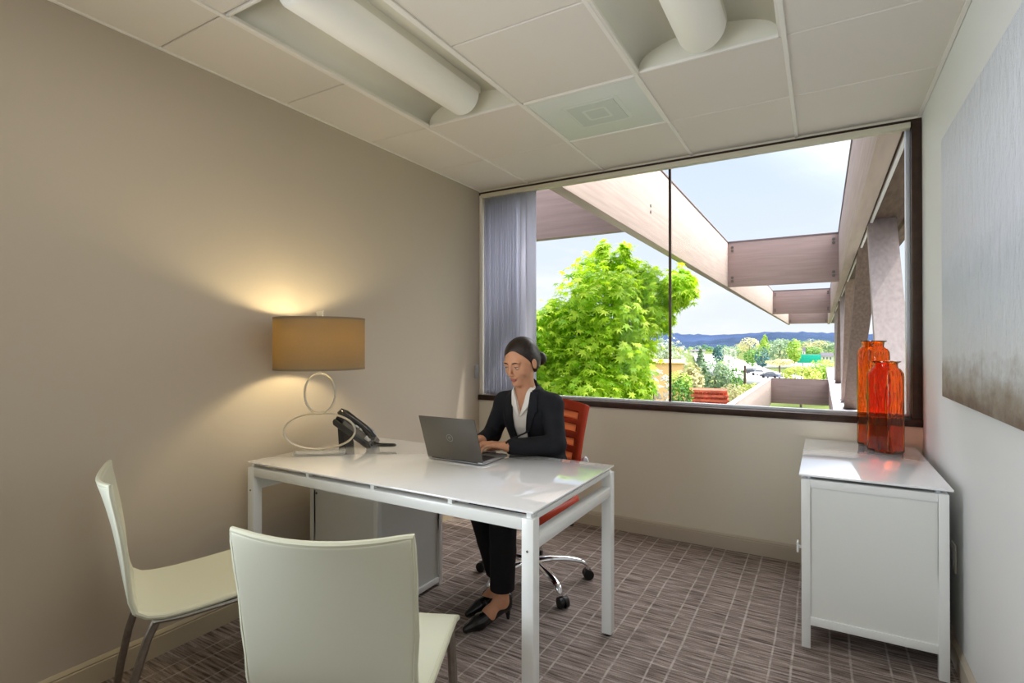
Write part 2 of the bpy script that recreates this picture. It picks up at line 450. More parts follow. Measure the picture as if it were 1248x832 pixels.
for k in range(3):
    b = MB(); z0 = .048+.174*k; b.box((lo[0]+.026, hi[1]-.026, z0), (hi[0]-.026, hi[1]-.006, z0+.168), .002); d = b.build('drawer', M['whitep'], ped)
    b = MB(); b.box((-.06, hi[1]-.006, z0+.12), (.06, hi[1]+.016, z0+.13), .003); b.build('handle', M['steel'], d)
b = MB(); b.cyl((lo[0]+.038, lo[1]+.007, .548), (lo[0]+.038, lo[1]+.012, .548), .0055, n=14); b.build('lock', M['bolt'], ped)

cred = empty('credenza', 'white credenza with glass top and framed end panel against the right wall', 'cabinet', (.172, 3.11, 0))
lo, hi = (-.252, -.487, 0), (.25, .49, .722)
b = MB(); framed(b, lo, hi, .034, .10)
b.build('frame', M['white'], cred)
b = MB(); b.box((lo[0]+.03, lo[1]+.007, .13), (hi[0]-.03, lo[1]+.02, .694)); b.build('end_panel', M['whitep'], cred)
b = MB(); b.box((lo[0]+.03, hi[1]-.02, .13), (hi[0]-.03, hi[1]-.007, .694)); b.build('end_panel', M['whitep'], cred)
b = MB(); b.box((hi[0]-.02, lo[1]+.03, .13), (hi[0]-.007, hi[1]-.03, .694)); b.build('back_panel', M['whitep'], cred)
b = MB(); b.box((lo[0]-.008, lo[1]-.012, .736), (hi[0]+.012, hi[1]+.012, .746), .003); b.build('glass_top', M['glasstop'], cred)
for x in (lo[0]+.03, hi[0]-.03):
    for y in (lo[1]+.03, 0, hi[1]-.03):
        b = MB(); b.cyl((x, y, .722), (x, y, .736), .011); b.build('standoff', M['alum'], cred)
b = MB(); b.box((lo[0]+.03, lo[1]+.03, .694), (hi[0]-.03, hi[1]-.03, .712)); b.build('top_panel', M['whitep'], cred)
b = MB(); b.box((lo[0]+.03, lo[1]+.03, .115), (hi[0]-.02, hi[1]-.03, .13)); b.build('bottom_panel', M['whitep'], cred)
for k in range(2):
    y0 = lo[1]+.036+k*.453
    b = MB(); b.box((lo[0]+.002, y0, .136), (lo[0]+.02, y0+.45, .686), .002); d = b.build('door', M['whitep'], cred)
    b = MB(); yy = y0+.03 if k == 0 else y0+.42
    b.box((lo[0]-.02, yy-.02, .385), (lo[0]-.012, yy+.02, .43), .003)
    for z in (.402,): b.box((lo[0]-.013, yy-.005, z), (lo[0]+.004, yy+.005, z+.01))
    b.build('handle', M['white'], d)

# ------------------------------------------------------------------ orange glass vases
def glass_mat():
    m = mat('orange_glass', srgb(250, 152, 46), .03, trans=1, ior=1.45, bump=(11, .7, .03, (1, 1, .2)), noise=(8, .25, 3, (1, 1, .25)))
    return m
M['oglass'] = glass_mat()
def vase(label, loc, rz, wx, wy, hh, neck, lip):
    v = empty('glass_vase', label, 'vase', loc, rz, 'orange glass vases')
    def ring(k, hx, hy, ex):
        out = []
        n = 48
        for i in range(n):
            a = 2*math.pi*i/n
            c, s = math.cos(a), math.sin(a)
            out.append((math.copysign(abs(c)**(2/ex), c)*hx, math.copysign(abs(s)**(2/ex), s)*hy))
        return out
    nk = neck/2
    prof = []   # (hx, hy, exponent, z)
    hs = hh-.052
    prof += [(wx/2*.3, wy/2*.3, 8, 0), (wx/2*.93, wy/2*.93, 9, 0), (wx/2, wy/2, 9, .006)]
    for t in (.25, .5, .75): prof.append((wx/2, wy/2, 9, hs*t))
    prof += [(wx/2, wy/2, 9, hs-.025), (wx/2*.985, wy/2*.985, 8, hs-.008), ((wx/2*.92), wy/2*.92, 5, hs+.006), ((wx/2+nk)/2*.97, (wy/2+nk)/2*.97, 3, hs+.013)]
    prof += [(nk, nk, 2, hs+.018), (nk*.985, nk*.985, 2, hs+.034), (nk*1.0, nk*1.0, 2, hs+.043), (lip/2, lip/2, 2, hs+.048), (lip/2, lip/2, 2, hh)]
    th = .005
    inner = [(max(a-th, .004), max(c-th, .004), e, (z if z > .01 else .012)) for a, c, e, z in reversed(prof)]
    b = MB()
    P = []
    allp = prof+[(lip/2-.004, lip/2-.004, 2, hh+.001)]+[(nk-th, nk-th, 2, hs+.043)]+inner[3:]
    for a, c, e, z in allp:
        P.append([Vector((x, y, z)) for x, y in ring(0, a, c, e)])
    Pt = [list(r) for r in zip(*P)]
    V = b.grid(Pt, True)
    b.bm.faces.new([V[i][0] for i in range(len(V))]); b.bm.faces.new([V[i][-1] for i in range(len(V))])
    b.build('body', M['oglass'], v, ang=60)
    return v
vase('taller orange glass vase at the back on the credenza', (.243, 3.545, .746), R(-45), .125, .105, .575, .105, .125)
vase('shorter orange glass vase in front on the credenza', (.283, 3.372, .746), R(-45), .132, .112, .468, .11, .134)

# ------------------------------------------------------------------ painting on the right wall
def painting_mat():
    m = bpy.data.materials.new('abstract_canvas'); m.use_nodes = True; nt = m.node_tree; L = nt.links
    b = nt.nodes['Principled BSDF']; b.inputs['Roughness'].default_value = .5
    tc = nt.nodes.new('ShaderNodeTexCoord'); sp = nt.nodes.new('ShaderNodeSeparateXYZ'); L.new(tc.outputs['Object'], sp.inputs[0])
    mp = nt.nodes.new('ShaderNodeMapping'); L.new(tc.outputs['Object'], mp.inputs[0]); mp.inputs['Scale'].default_value = (1, 1.6, 3.2)
    n = nt.nodes.new('ShaderNodeTexNoise'); n.inputs['Scale'].default_value = 3.2; n.inputs['Detail'].default_value = 9; n.inputs['Roughness'].default_value = .65; L.new(mp.outputs[0], n.inputs[0])
    a = nt.nodes.new('ShaderNodeMath'); a.operation = 'MULTIPLY_ADD'; a.inputs[1].default_value = .24; L.new(n.outputs['Fac'], a.inputs[0])
    z = nt.nodes.new('ShaderNodeMapRange'); L.new(sp.outputs[2], z.inputs[0]); z.inputs[1].default_value = -.545; z.inputs[2].default_value = .545; z.inputs[3].default_value = -.12; z.inputs[4].default_value = .88
    L.new(z.outputs[0], a.inputs[2])
    cr = nt.nodes.new('ShaderNodeValToRGB'); L.new(a.outputs[0], cr.inputs[0]); E_ = cr.color_ramp.elements
    E_[0].position = .0; E_[0].color = srgb(120, 98, 82)
    E_[1].position = 1; E_[1].color = srgb(228, 232, 240)
    for p, c in ((.04, (150, 136, 118)), (.10, (186, 182, 176)), (.17, (224, 226, 228)), (.42, (212, 218, 228)), (.55, (230, 233, 244)), (.8, (236, 239, 248))):
        q = E_.new(p); q.color = srgb(*c)
    L.new(cr.outputs[0], b.inputs['Base Color'])
    mp2 = nt.nodes.new('ShaderNodeMapping'); L.new(tc.outputs['Object'], mp2.inputs[0]); mp2.inputs['Scale'].default_value = (1, 2.2, 1); mp2.inputs['Rotation'].default_value = (.5, 0, 0)
    n2 = nt.nodes.new('ShaderNodeTexNoise'); n2.inputs['Scale'].default_value = 9; n2.inputs['Detail'].default_value = 8; n2.inputs['Roughness'].default_value = .7; L.new(mp2.outputs[0], n2.inputs[0])
    bp = nt.nodes.new('ShaderNodeBump'); bp.inputs['Strength'].default_value = .9; bp.inputs['Distance'].default_value = .03; L.new(n2.outputs['Fac'], bp.inputs['Height']); L.new(bp.outputs[0], b.inputs['Normal'])
    return m
b = MB(); b.box((-.016, -.86, -.543), (.016, .86, .543), .004)
tag(b.build('abstract_art', painting_mat(), loc=(XR-.0175, 2.01, 1.624)), 'large unframed abstract canvas in pale blue-grey with brown lower edge, on right wall', 'painting')

for k, (y, z, lab) in enumerate(((2.825, .425, 'white wall outlet plate low on right wall, the one nearer the camera'), (2.965, .435, 'white wall outlet plate low on right wall, half hidden behind the credenza'))):
    e = empty('wall_outlet', lab, 'outlet', (XR, y, z), 0, 'wall plates behind the credenza')
    b = MB(); b.box((-.007, -.036, -.057), (-.0005, .036, .057), .002); b.build('cover_plate', M['jambw'], e)
    for s in (-1, 1):
        b = MB(); b.box((-.009, -.017, s*.02-.014), (-.006, .017, s*.02+.014), .001); b.build('socket', M['white'], e)

# ------------------------------------------------------------------ visitor chairs
def visitor_chair(label, loc, rz):
    c = empty('visitor_chair', label, 'chair', loc, rz, 'cream leather visitor chairs')
    # one folded leather shell: seat curving up into the back; profile (y,z) front -> top
    prof = [(.225, .441), (.19, .453), (.12, .452), (.03, .444), (-.06, .438), (-.13, .438), (-.175, .446), (-.205, .467), (-.222, .505),
            (-.232, .56), (-.243, .63), (-.258, .71), (-.276, .785), (-.292, .845), (-.299, .872)]
    def width(i):
        t = i/(len(prof)-1)
        return .211 if i < 4 else .211-.006*(1 if 6 <= i <= 9 else 0)+(.003 if i > 11 else 0)
    def surf(off, split):
        rows = []
        N = 14
        for i, (y, z) in enumerate(prof):
            a = Vector(prof[max(i-1, 0)]); bb = Vector(prof[min(i+1, len(prof)-1)]); t = (bb-a).normalized(); nrm = Vector((-t.y, t.x))  # pointing away (down/back)
            row = []
            w = width(i)
            back = max(0, (i-7)/7)
            for k in range(N+1):
                u = k/N*2-1
                cv = back*.030*(u*u)         # concave back: edges forward
                dip = -.010*(1-u*u)*(1-back) if 0 < i < 8 else 0
                topdip = -.016*(1-u*u) if i == len(prof)-1 else (-.008*(1-u*u) if i == len(prof)-2 else 0)
                row.append(Vector((u*w, y+cv+off*-nrm.x*1, z+dip+topdip+off*-nrm.y)))
            rows.append(row)
        return rows
    def shell(i0, i1, name, m, parent):
        rows = surf(0, 0)[i0:i1]
        b = MB(); b.grid(rows)
        o = b.build(name, m, parent)
        s = o.modifiers.new('s', 'SOLIDIFY'); s.thickness = .018; s.offset = 0
        bv = o.modifiers.new('b', 'BEVEL'); bv.width = .006; bv.segments = 3; bv.limit_method = 'ANGLE'; bv.angle_limit = R(50)
        su = o.modifiers.new('u', 'SUBSURF'); su.levels = 1; su.render_levels = 2
        return o, rows
    seat, rs = shell(0, 8, 'seat', M['leather'], c)
    back, rb = shell(7, len(prof), 'backrest', M['leather'], c)
    # piped edges
    def edge(rows): return [r[0] for r in rows], [r[-1] for r in rows]
    for rows, par, endrow in ((rs, seat, rs[0]), (rb, back, rb[-1])):
        l, r_ = edge(rows)
        path = (list(reversed(l))+endrow[1:-1]+r_) if par is seat else (l+endrow[1:-1]+list(reversed(r_)))
        b = MB(); b.tube(path, .0085, 8); b.build('piping', M['seam'], par)
    # flat steel frame: rails under the seat and four legs
    for s in (-1, 1):
        x = s*.195
        b = MB(); b.tube([(x, .185, .434), (x, .06, .424), (x, -.08, .418), (x, -.16, .424)], .010, 8, flat=(1, 1.3)); b.build('seat_rail', M['steel'], c)
        b = MB(); b.tube([(x, .18, .433), (x*1.02, .188, .38), (x*1.05, .20, .2), (x*1.07, .21, 0)], [.0115]*4, 8, flat=(1.5, 1.25), up=(0, 1, 0)); b.build('leg', M['steel'], c)
        b = MB(); b.tube([(x, -.15, .424), (x*1.01, -.175, .37), (x*1.03, -.21, .25), (x*1.05, -.235, .12), (x*1.06, -.25, 0)], [.0105]*5, 8, flat=(1.2, .8), up=(0, 1, 0)); b.build('leg', M['steel'], c)
    b = MB()
    for y in (.12, -.10): b.box((-.19, y-.01, .416), (.19, y+.01, .425), .002)
    b.build('cross_bar', M['steel'], c)
    return c
visitor_chair('cream leather visitor chair in the foreground, its back turned to the camera', (-1.097, 1.081, 0), R(23.9))
visitor_chair('cream leather visitor chair at far left beside the taupe wall, seen from its side', (-1.955, 1.118, 0), R(-22.5))
BULB = 210

M['acr'] = pane_mat('acrylic_clear', (.98, .98, .97, 1), 1.4, .7)
_n = M['acr'].node_tree; _o = _n.nodes['Material Output']; _s = _o.inputs[0].links[0].from_socket
_d = _n.nodes.new('ShaderNodeBsdfDiffuse'); _d.inputs[0].default_value = (.9, .9, .88, 1); _m = _n.nodes.new('ShaderNodeMixShader'); _m.inputs[0].default_value = .22
_n.links.new(_s, _m.inputs[1]); _n.links.new(_d.outputs[0], _m.inputs[2]); _n.links.new(_m.outputs[0], _o.inputs[0])
# ------------------------------------------------------------------ table lamp
lamp = empty('table_lamp', 'glowing table lamp with taupe drum shade and silver rings, on the desk by the wall', 'lamp', (-2.136, 1.797, DZ), R(38))
b = MB(); b.box((-.118, -.030, .0), (.118, .030, .024), .003); b.build('acrylic_base', M['acr'], lamp)
def oval(cz, ax, az, r, name):
    b = MB(); b.tube([(ax*math.cos(2*math.pi*k/64), 0, cz+az*math.sin(2*math.pi*k/64)) for k in range(64)], r, 8, closed=True, flat=(1.9, 1.0), up=(0, 1, 0)); return b.build(name, M['silver'], lamp)
oval(.024+.094, .168, .088, .0052, 'wide_ring'); oval(.024+.180+.098, .072, .0985, .0052, 'tall_ring')
b = MB(); b.cyl((0, 0, .02), (0, 0, .034), .009); b.build('ferrule', M['silver'], lamp)
b = MB(); b.cyl((0, 0, .398), (0, 0, .475), .007); b.cyl((0, 0, .475), (0, 0, .52), .016); b.build('socket', M['silver'], lamp)
M['shade'] = translucent_mat('taupe_shade', srgb(118, 113, 98), srgb(188, 160, 58), .30, .8, noise=(180, .05, 2))
M['shadein'] = mat('shade_lining', srgb(235, 228, 210), .8)
b = MB(); rr = .213
b.lathe([(rr, .424), (rr, .430), (rr, .664), (rr, .670), (rr-.003, .670), (rr-.003, .424), (rr, .424)], n=64)
sh = b.build('lamp_shade', M['shade'], lamp)
M['strim'] = mat('shade_trim', srgb(126, 112, 88), .7)
for zz in (.4265, .6675):
    b = MB(); b.lathe([(rr+.0008, zz-.005), (rr+.0014, zz), (rr+.0008, zz+.005)], n=64); b.build('trim_ring', M['strim'], sh)
b = MB()
for k in range(3):
    a = 2*math.pi*k/3; b.tube([(0, 0, .661), (rr*math.cos(a)*.5, rr*math.sin(a)*.5, .663), (rr*math.cos(a)*.99, rr*math.sin(a)*.99, .665)], .002, 6)
b.tube([(-.03, 0, .52), (-.05, 0, .58), (-.03, 0, .65), (0, 0, .661)], .0018, 6); b.tube([(.03, 0, .52), (.05, 0, .58), (.03, 0, .65), (0, 0, .661)], .0018, 6)
b.cyl((-.034, 0, .52), (.034, 0, .52), .002, n=6)
b.build('harp', M['silver'], sh)
b = MB(); b.cyl((0, 0, .660), (0, 0, .680), .005); b.sphere((0, 0, .683), .006)
b.prism([(-.012, .682), (.012, .682), (.017, .708), (-.017, .708)], lambda u, v, k: (u, -.012+.024*k, v)); b.build('finial', mat('crystal_finial', srgb(250, 245, 232), .08, trans=.6), lamp)
M['bulb'] = mat('bulb_glow', (1, .9, .7, 1), .3, emit=(1, .82, .48, 1), estr=BULB)
b = MB(); b.lathe([(.0005, .615), (.012, .612), (.024, .598), (.029, .58), (.026, .558), (.016, .535), (.013, .52), (.0005, .52)], n=24); b.build('bulb', M['bulb'], lamp)

# ------------------------------------------------------------------ desk telephone: faces +x (local), wedge with handset on the near side
ph = empty('desk_telephone', 'black desk telephone with sloping keypad and handset, between lamp and laptop', 'telephone', (-2.13, 2.10, DZ), R(30))
L_ = .19
b = MB()
prof = [(-.155, .138), (-.150, .150), (-.138, .153), (.035, .026), (.048, .010), (.046, .0), (.02, .0), (-.152, .122)]
b.prism(prof, lambda u, v, k: (u, -.085+.19*k, v)); ob = b.build('body', M['blackg'], ph); bv = ob.modifiers.new('b', 'BEVEL'); bv.width = .004; bv.segments = 2
b = MB(); b.prism([(-.135, .108), (-.118, .095), (-.09, .0), (-.128, 0)], lambda u, v, k: (u, -.06+.14*k, v)); b.build('stand', M['black'], ph)
sl = math.atan2(-.127, .173)
def onface(u, y, h): # u along slope from top (0..1)
    px, pz = -.138+.173*u, .153-.127*u
    nx, nz = .127/.2146, .173/.2146
    return Vector((px+nx*h, y, pz+nz*h))
def slab(name, u0, u1, y0, y1, h0, h1, m, par):
    b = MB()
    v = [b.bm.verts.new(onface(u, y, h)) for h in (h0, h1) for u, y in ((u0, y0), (u1, y0), (u1, y1), (u0, y1))]
    for f in ((0, 3, 2, 1), (4, 5, 6, 7), (0, 1, 5, 4), (1, 2, 6, 5), (2, 3, 7, 6), (3, 0, 4, 7)): b.bm.faces.new([v[i] for i in f])
    return b.build(name, m, par)
slab('display', .06, .34, .0, .095, -.001, .003, mat('phone_display', srgb(120, 128, 120), .15), ph)
for r_ in range(4):
    for c_ in range(3): slab('key', .42+.13*r_, .51+.13*r_, .012+.027*c_, .032+.027*c_, -.001, .005, M['greyp'], ph)
hs = [onface(u, -.05, h) for u, h in ((-.02, .02), (.0, .034), (.12, .040), (.35, .046), (.62, .046), (.86, .038), (.97, .028), (1.0, .016))]
b = MB(); b.tube(hs, [.014, .021, .021, .014, .014, .020, .021, .013], 12, flat=(1, 1.2), up=(0, 1, 0))
hsx = b.build('handset', M['blackg'], ph)
b = MB(); b.tube([onface(-.02, -.05, .012), onface(.16, -.05, .010)], .02, 12); b.build('earpiece', M['black'], hsx)
b = MB(); b.tube([onface(.84, -.05, .010), onface(.98, -.05, .008)], .02, 12); b.build('mouthpiece', M['greyp'], hsx)
b = MB(); cord = []
ctl = [(.045, -.05, .022), (.058, -.052, .014), (.075, -.056, .009), (.11, -.06, .008), (.15, -.055, .008), (.168, -.04, .008), (.15, -.022, .008), (.11, -.012, .008), (.075, -.005, .008), (.05, .0, .012), (.035, .005, .02)]
def catmull(ctl, per):
    out = []
    pts = [Vector(p) for p in ctl]; pts = [pts[0]]+pts+[pts[-1]]
    for i in range(1, len(pts)-2):
        p0, p1, p2, p3 = pts[i-1:i+3]
        for k in range(per):
            t = k/per
            out.append(.5*((2*p1)+(-p0+p2)*t+(2*p0-5*p1+4*p2-p3)*t*t+(-p0+3*p1-3*p2+p3)*t**3))
    out.append(pts[-2]); return out
cl = catmull(ctl, 12)
coil = []
for i, p in enumerate(cl):
    t = (cl[min(i+1, len(cl)-1)]-cl[max(i-1, 0)]).normalized(); u = Vector((0, 0, 1)); v = t.cross(u).normalized()
    for q in range(4):
        a = 2*math.pi*(q/4)+i*0
        nxt = cl[min(i+1, len(cl)-1)]
        coil.append(p.lerp(nxt, q/4)+(u*math.cos(a)+v*math.sin(a))*.0042)
b.tube(coil, .0017, 6); b.build('coiled_cord', M['black'], ph)

# ------------------------------------------------------------------ laptop (screen side faces +y)
lap = empty('laptop', 'open grey laptop on the desk, lid back towards the camera, under her hands', 'laptop', (-1.468, 2.0, DZ))
W, D = .312, .215
b = MB(); b.box((-W/2, .0, .004), (W/2, D, .016), .003); b.build('base', M['laptop_l'], lap)
for x in (-.13, .13):
    for y in (.02, .19):
        b = MB(); b.cyl((x, y, 0), (x, y, .005), .006, n=12); b.build('rubber_foot', M['black'], lap)
b = MB(); b.box((-.145, .022, .0155), (.145, .128, .0168), .0008, seg=1); kb = b.build('keyboard', M['black'], lap)
b = MB()
for r_ in range(5):
    n = 14 if r_ < 4 else 0
    y0 = .0245+.0205*r_
    for c_ in range(n): b.box((-.142+.0203*c_, y0, .0165), (-.1245+.0203*c_, y0+.0175, .0186), .001, seg=1)
    if r_ == 4:
        for x0, x1 in ((-.142, -.105), (-.1025, -.065), (-.0625, .045), (.0475, .095), (.0975, .1395)): b.box((x0, y0, .0165), (x1, y0+.0175, .0186), .001, seg=1)
tag(b.build('key_rows', M['keys'], kb), kind='stuff')
b = MB(); b.box((-.055, .138, .0158), (.055, .205, .0164), .0003, seg=1); b.build('touchpad', M['laptop'], lap)
tl = R(19)   # lid leans away from her
mt = Matrix.Translation((0, .003, .014)) @ Matrix.Rotation(tl, 4, 'X')
b = MB(); b.box((-W/2, -.005, .0), (W/2, .0015, .212), .0025, m=mt); lid = b.build('lid', M['laptop'], lap)
b = MB(); b.box((-W/2+.008, .0012, .012), (W/2-.008, .0021, .205), m=mt); b.build('screen', M['screen'], lid)
b = MB(); b.cyl((-.13, .003, .013), (.13, .003, .013), .0055, n=14); b.build('hinge', M['black'], lid)
# round emblem on the lid
b = MB(); n = 40
ring_ = [mt @ Vector((.017*math.cos(2*math.pi*k/n), -.0052, .112+.017*math.sin(2*math.pi*k/n))) for k in range(n)]
b.tube(ring_, .0011, 6, closed=True)
q = Matrix.Translation((0, -.0052, .112)) @ Matrix.Rotation(R(20), 4, 'Y')
for x0, z0, x1, z1 in ((-.006, -.006, -.0042, .006), (-.006, .0044, .006, .006), (-.006, -.0008, .004, .0008), (-.006, -.006, .006, -.0044)):
    b.box((x0, -.0006, z0), (x1, .0006, z1), m=mt @ q)
b.build('emblem', M['emblem'], lid)

# ------------------------------------------------------------------ office chair (faces -y)
oc = empty('office_chair', 'orange swivel office chair with slotted back and chrome star base, holding the woman', 'office chair', (-1.375, 2.585, 0), R(-6))
def rounded_slab(a, bb, z0, z1, ex, m=None, n=48, curve=None):
    b = MB()
    def ring(s, z):
        out = []
        for i in range(n):
            t = 2*math.pi*i/n; c, q = math.cos(t), math.sin(t)
            x = math.copysign(abs(c)**(2/ex), c)*a*s; y = math.copysign(abs(q)**(2/ex), q)*bb*s
            out.append(Vector((x, y, z+(curve(x, y) if curve else 0))))
        return out
    zm = (z1-z0)
    st = [(.6, z0), (.95, z0), (.99, z0+zm*.15), (1, z0+zm*.4), (1, z0+zm*.65), (.985, z0+zm*.85), (.95, z0+zm*.97), (.8, z1), (.4, z1)]
    rows = [ring(s, z) for s, z in st]
    V = b.grid([list(r) for r in zip(*rows)], True)
    b.bm.faces.new([v[0] for v in V]); b.bm.faces.new([v[-1] for v in V])
    return b
b = rounded_slab(.245, .245, .425, .490, 4.5, curve=lambda x, y: -.02*max(0, (-y-.12)/.12)**2)
bmesh.ops.translate(b.bm, vec=(0, -.07, 0), verts=b.bm.verts); b.build('seat', M['orange'], oc)
b = MB(); b.box((-.2, -.24, .405), (.2, .12, .428), .01); b.build('seat_pan', M['black'], oc)
# slotted back shell
def bk(u, v, d=0):   # u -1..1, v 0..1
    w = .20+.035*v
    y = .185+.055*v+.05*(v-.35)**2+.0-.055*u*u
    return Vector((u*w, y+d, .555+.43*v+-.022*u*u*v*v))
b = MB(); nu, nv = 20, 44
slots = [(.10, .16), (.27, .335), (.44, .51), (.615, .685), (.79, .855)]
def isslot(u, v): return abs(u) < .78 and any(a-.012 <= v <= c+.012 for a, c in slots)
grd = [[bk(i/nu*2-1, j/nv) for j in range(nv+1)] for i in range(nu+1)]
VV = [[b.bm.verts.new(p) for p in r] for r in grd]
for i in range(nu):
    for j in range(nv):
        if not isslot((i+.5)/nu*2-1, (j+.5)/nv): b.bm.faces.new((VV[i][j], VV[i+1][j], VV[i+1][j+1], VV[i][j+1]))
bmesh.ops.delete(b.bm, geom=[v for v in b.bm.verts if not v.link_faces], context='VERTS')
bko = b.build('backrest', M['orange'], oc); s = bko.modifiers.new('s', 'SOLIDIFY'); s.thickness = .028; s.offset = 0
for a, c in slots:
    b = MB(); P = [[bk(-.80+1.6*i/12, a-.02+(c-a+.04)*j/3, 0) for j in range(4)] for i in range(13)]; b.grid(P)
    o = b.build('mesh_panel', M['orange_mesh'], bko); s = o.modifiers.new('s', 'SOLIDIFY'); s.thickness = .008
b = MB(); b.tube([(0, .08, .41), (0, .19, .43), (0, .25, .52), (0, .25, .66), (0, .235, .72)], [.025, .028, .028, .024, .018], 12, flat=(.7, 1.4)); b.build('back_support', M['lightgrey'], oc)
for s_ in (-1, 1):
    b = MB(); b.tube([(s_*.10, .245, .60), (s_*.17, .225, .63), (s_*.24, .175, .665), (s_*.262, .13, .668)], .016, 10, flat=(1.5, .8)); b.build('back_bracket', M['lightgrey'], oc)
b = MB(); b.cyl((0, 0, .12), (0, 0, .30), .027); b.cyl((0, 0, .30), (0, 0, .41), .018); b.build('gas_lift', M['black'], oc)
b = MB(); b.box((-.09, -.12, .375), (.09, .1, .41), .012); b.build('tilt_mechanism', M['black'], oc)
b = MB(); b.tube([(.08, -.02, .39), (.2, -.03, .385), (.24, -.035, .38)], .008, 8); b.tube([(.22, -.035, .381), (.275, -.04, .378)], .013, 8, flat=(.5, 1.2)); b.build('lever', M['black'], oc)
b = MB(); b.cyl((0, 0, .085), (0, 0, .15), .042, .034, n=24); b.build('hub', M['chrome'], oc)
for k in range(5):
    a = R(36.6-72*k+6); d = Vector((math.cos(a), math.sin(a), 0))
    sp_ = catmull([d*.02+Vector((0, 0, .12)), d*.10+Vector((0, 0, .128)), d*.2+Vector((0, 0, .122)), d*.275+Vector((0, 0, .105)), d*.305+Vector((0, 0, .082)), d*.312+Vector((0, 0, .06))], 5)
    b = MB(); b.tube(sp_, [.024-.013*(i/(len(sp_)-1))**1.3 for i in range(len(sp_))], 12, flat=(.75, 1.15)); st = b.build('star_leg', M['chrome'], oc)
    t = Vector((-d.y, d.x, 0)); cpos = d*.316+t*.012+Vector((0, 0, .028))
    b = MB()
    for s_ in (-1, 1):
        b.cyl(cpos+t*s_*.006, cpos+t*s_*.024, .028, n=20)
    b.cyl(cpos-t*.024, cpos+t*.024, .013, n=12); b.sphere(cpos+Vector((0, 0, .009)), .0235, (1, 1, .9), 14); b.cyl(d*.312+Vector((0, 0, .03)), d*.312+Vector((0, 0, .07)), .006, n=8)
    b.build('caster', M['black'], st)

# ------------------------------------------------------------------ the woman: smooth implicit surfaces, one continuous body
class Grid:
    def __init__(s, lo, hi, h):
        s.h = h; s.lo = np.array(lo, np.float32); s.n = [int(math.ceil((hi[i]-lo[i])/h))+1 for i in range(3)]
        s.ax = [(s.lo[i]+h*np.arange(s.n[i])).astype(np.float32) for i in range(3)]
        s.F = np.full(s.n, 1.0, np.float32)
    def sl(s, lo, hi):
        r = []
        for i in range(3):
            a = max(0, int((lo[i]-s.lo[i])/s.h)); b = min(s.n[i], int((hi[i]-s.lo[i])/s.h)+2); r.append(slice(a, max(a, b)))
        return tuple(r)
    def xyz(s, q): return s.ax[0][q[0]][:, None, None], s.ax[1][q[1]][None, :, None], s.ax[2][q[2]][None, None, :]
    def add(s, f, lo, hi, k=.01, op='u'):
        q = s.sl(lo, hi)
        if 0 in s.F[q].shape: return
        d = f(*s.xyz(q)); a = s.F[q]
        if op == 'u':
            if k > 0:
                h = np.clip(.5+.5*(a-d)/k, 0, 1); s.F[q] = a+(d-a)*h-k*h*(1-h)
            else: s.F[q] = np.minimum(a, d)
        else:   # carve
            d = -d
            if k > 0:
                h = np.clip(.5-.5*(a-d)/k, 0, 1); s.F[q] = a+(d-a)*h+k*h*(1-h)
            else: s.F[q] = np.maximum(a, d)
    def cap(s, a, b, ra, rb=None, k=.012, op='u'):
        rb = ra if rb is None else rb; m = max(ra, rb)+.045
        a = np.array(a, float); b = np.array(b, float)
        s.add(lambda X, Y, Z: f_cap(X, Y, Z, a, b, ra, rb), np.minimum(a, b)-m, np.maximum(a, b)+m, k, op)
    def chain(s, pts, rs, k=.012):
        for i in range(len(pts)-1): s.cap(pts[i], pts[i+1], rs[i], rs[i+1], k)
    def ell(s, c, r, Rm=None, k=.012, op='u'):
        m = max(r)+.045; c = np.array(c, float)
        s.add(lambda X, Y, Z: f_ell(X, Y, Z, c, r, Rm), c-m, c+m, k, op)
    def mesh(s):
        F = s.F; ins = F < 0
        nx, ny, nz = F.shape
        c = np.zeros((nx-1, ny-1, nz-1), np.uint8)
        for i in (0, 1):
            for j in (0, 1):
                for k in (0, 1): c += ins[i:nx-1+i, j:ny-1+j, k:nz-1+k]
        cells = np.argwhere((c > 0) & (c < 8))
        idx = np.full((nx-1, ny-1, nz-1), -1, np.int32); idx[tuple(cells.T)] = np.arange(len(cells))
        acc = np.zeros((len(cells), 3)); cnt = np.zeros(len(cells))
        for ax in range(3):
            o = [i for i in range(3) if i != ax]
            for i in (0, 1):
                for j in (0, 1):
                    p = cells.copy(); p[:, o[0]] += i; p[:, o[1]] += j; q = p.copy(); q[:, ax] += 1
                    fa = F[tuple(p.T)]; fb = F[tuple(q.T)]; m = (fa < 0) != (fb < 0)
                    t = np.zeros_like(fa); t[m] = fa[m]/(fa[m]-fb[m])
                    pt = p.astype(float); pt[:, ax] += t
                    acc[m] += pt[m]; cnt[m] += 1
        V = acc/cnt[:, None]*s.h+s.lo
        faces = []
        for ax in range(3):
            o1, o2 = (ax+1) % 3, (ax+2) % 3
            sl0 = [slice(None)]*3; sl1 = [slice(None)]*3; sl0[ax] = slice(0, -1); sl1[ax] = slice(1, None)
            A = ins[tuple(sl0)]; B = ins[tuple(sl1)]
            e = np.argwhere(A != B)
            e = e[(e[:, o1] > 0) & (e[:, o2] > 0) & (e[:, o1] < F.shape[o1]-1) & (e[:, o2] < F.shape[o2]-1)]
            quad = []
            for d1, d2 in ((1, 1), (0, 1), (0, 0), (1, 0)):
                p = e.copy(); p[:, o1] -= d1; p[:, o2] -= d2; quad.append(idx[tuple(p.T)])
            quad = np.stack(quad, 1); fl = ~A[tuple(e.T)]
            quad[fl] = quad[fl][:, ::-1]
            faces.append(quad)
        return V, np.concatenate(faces)
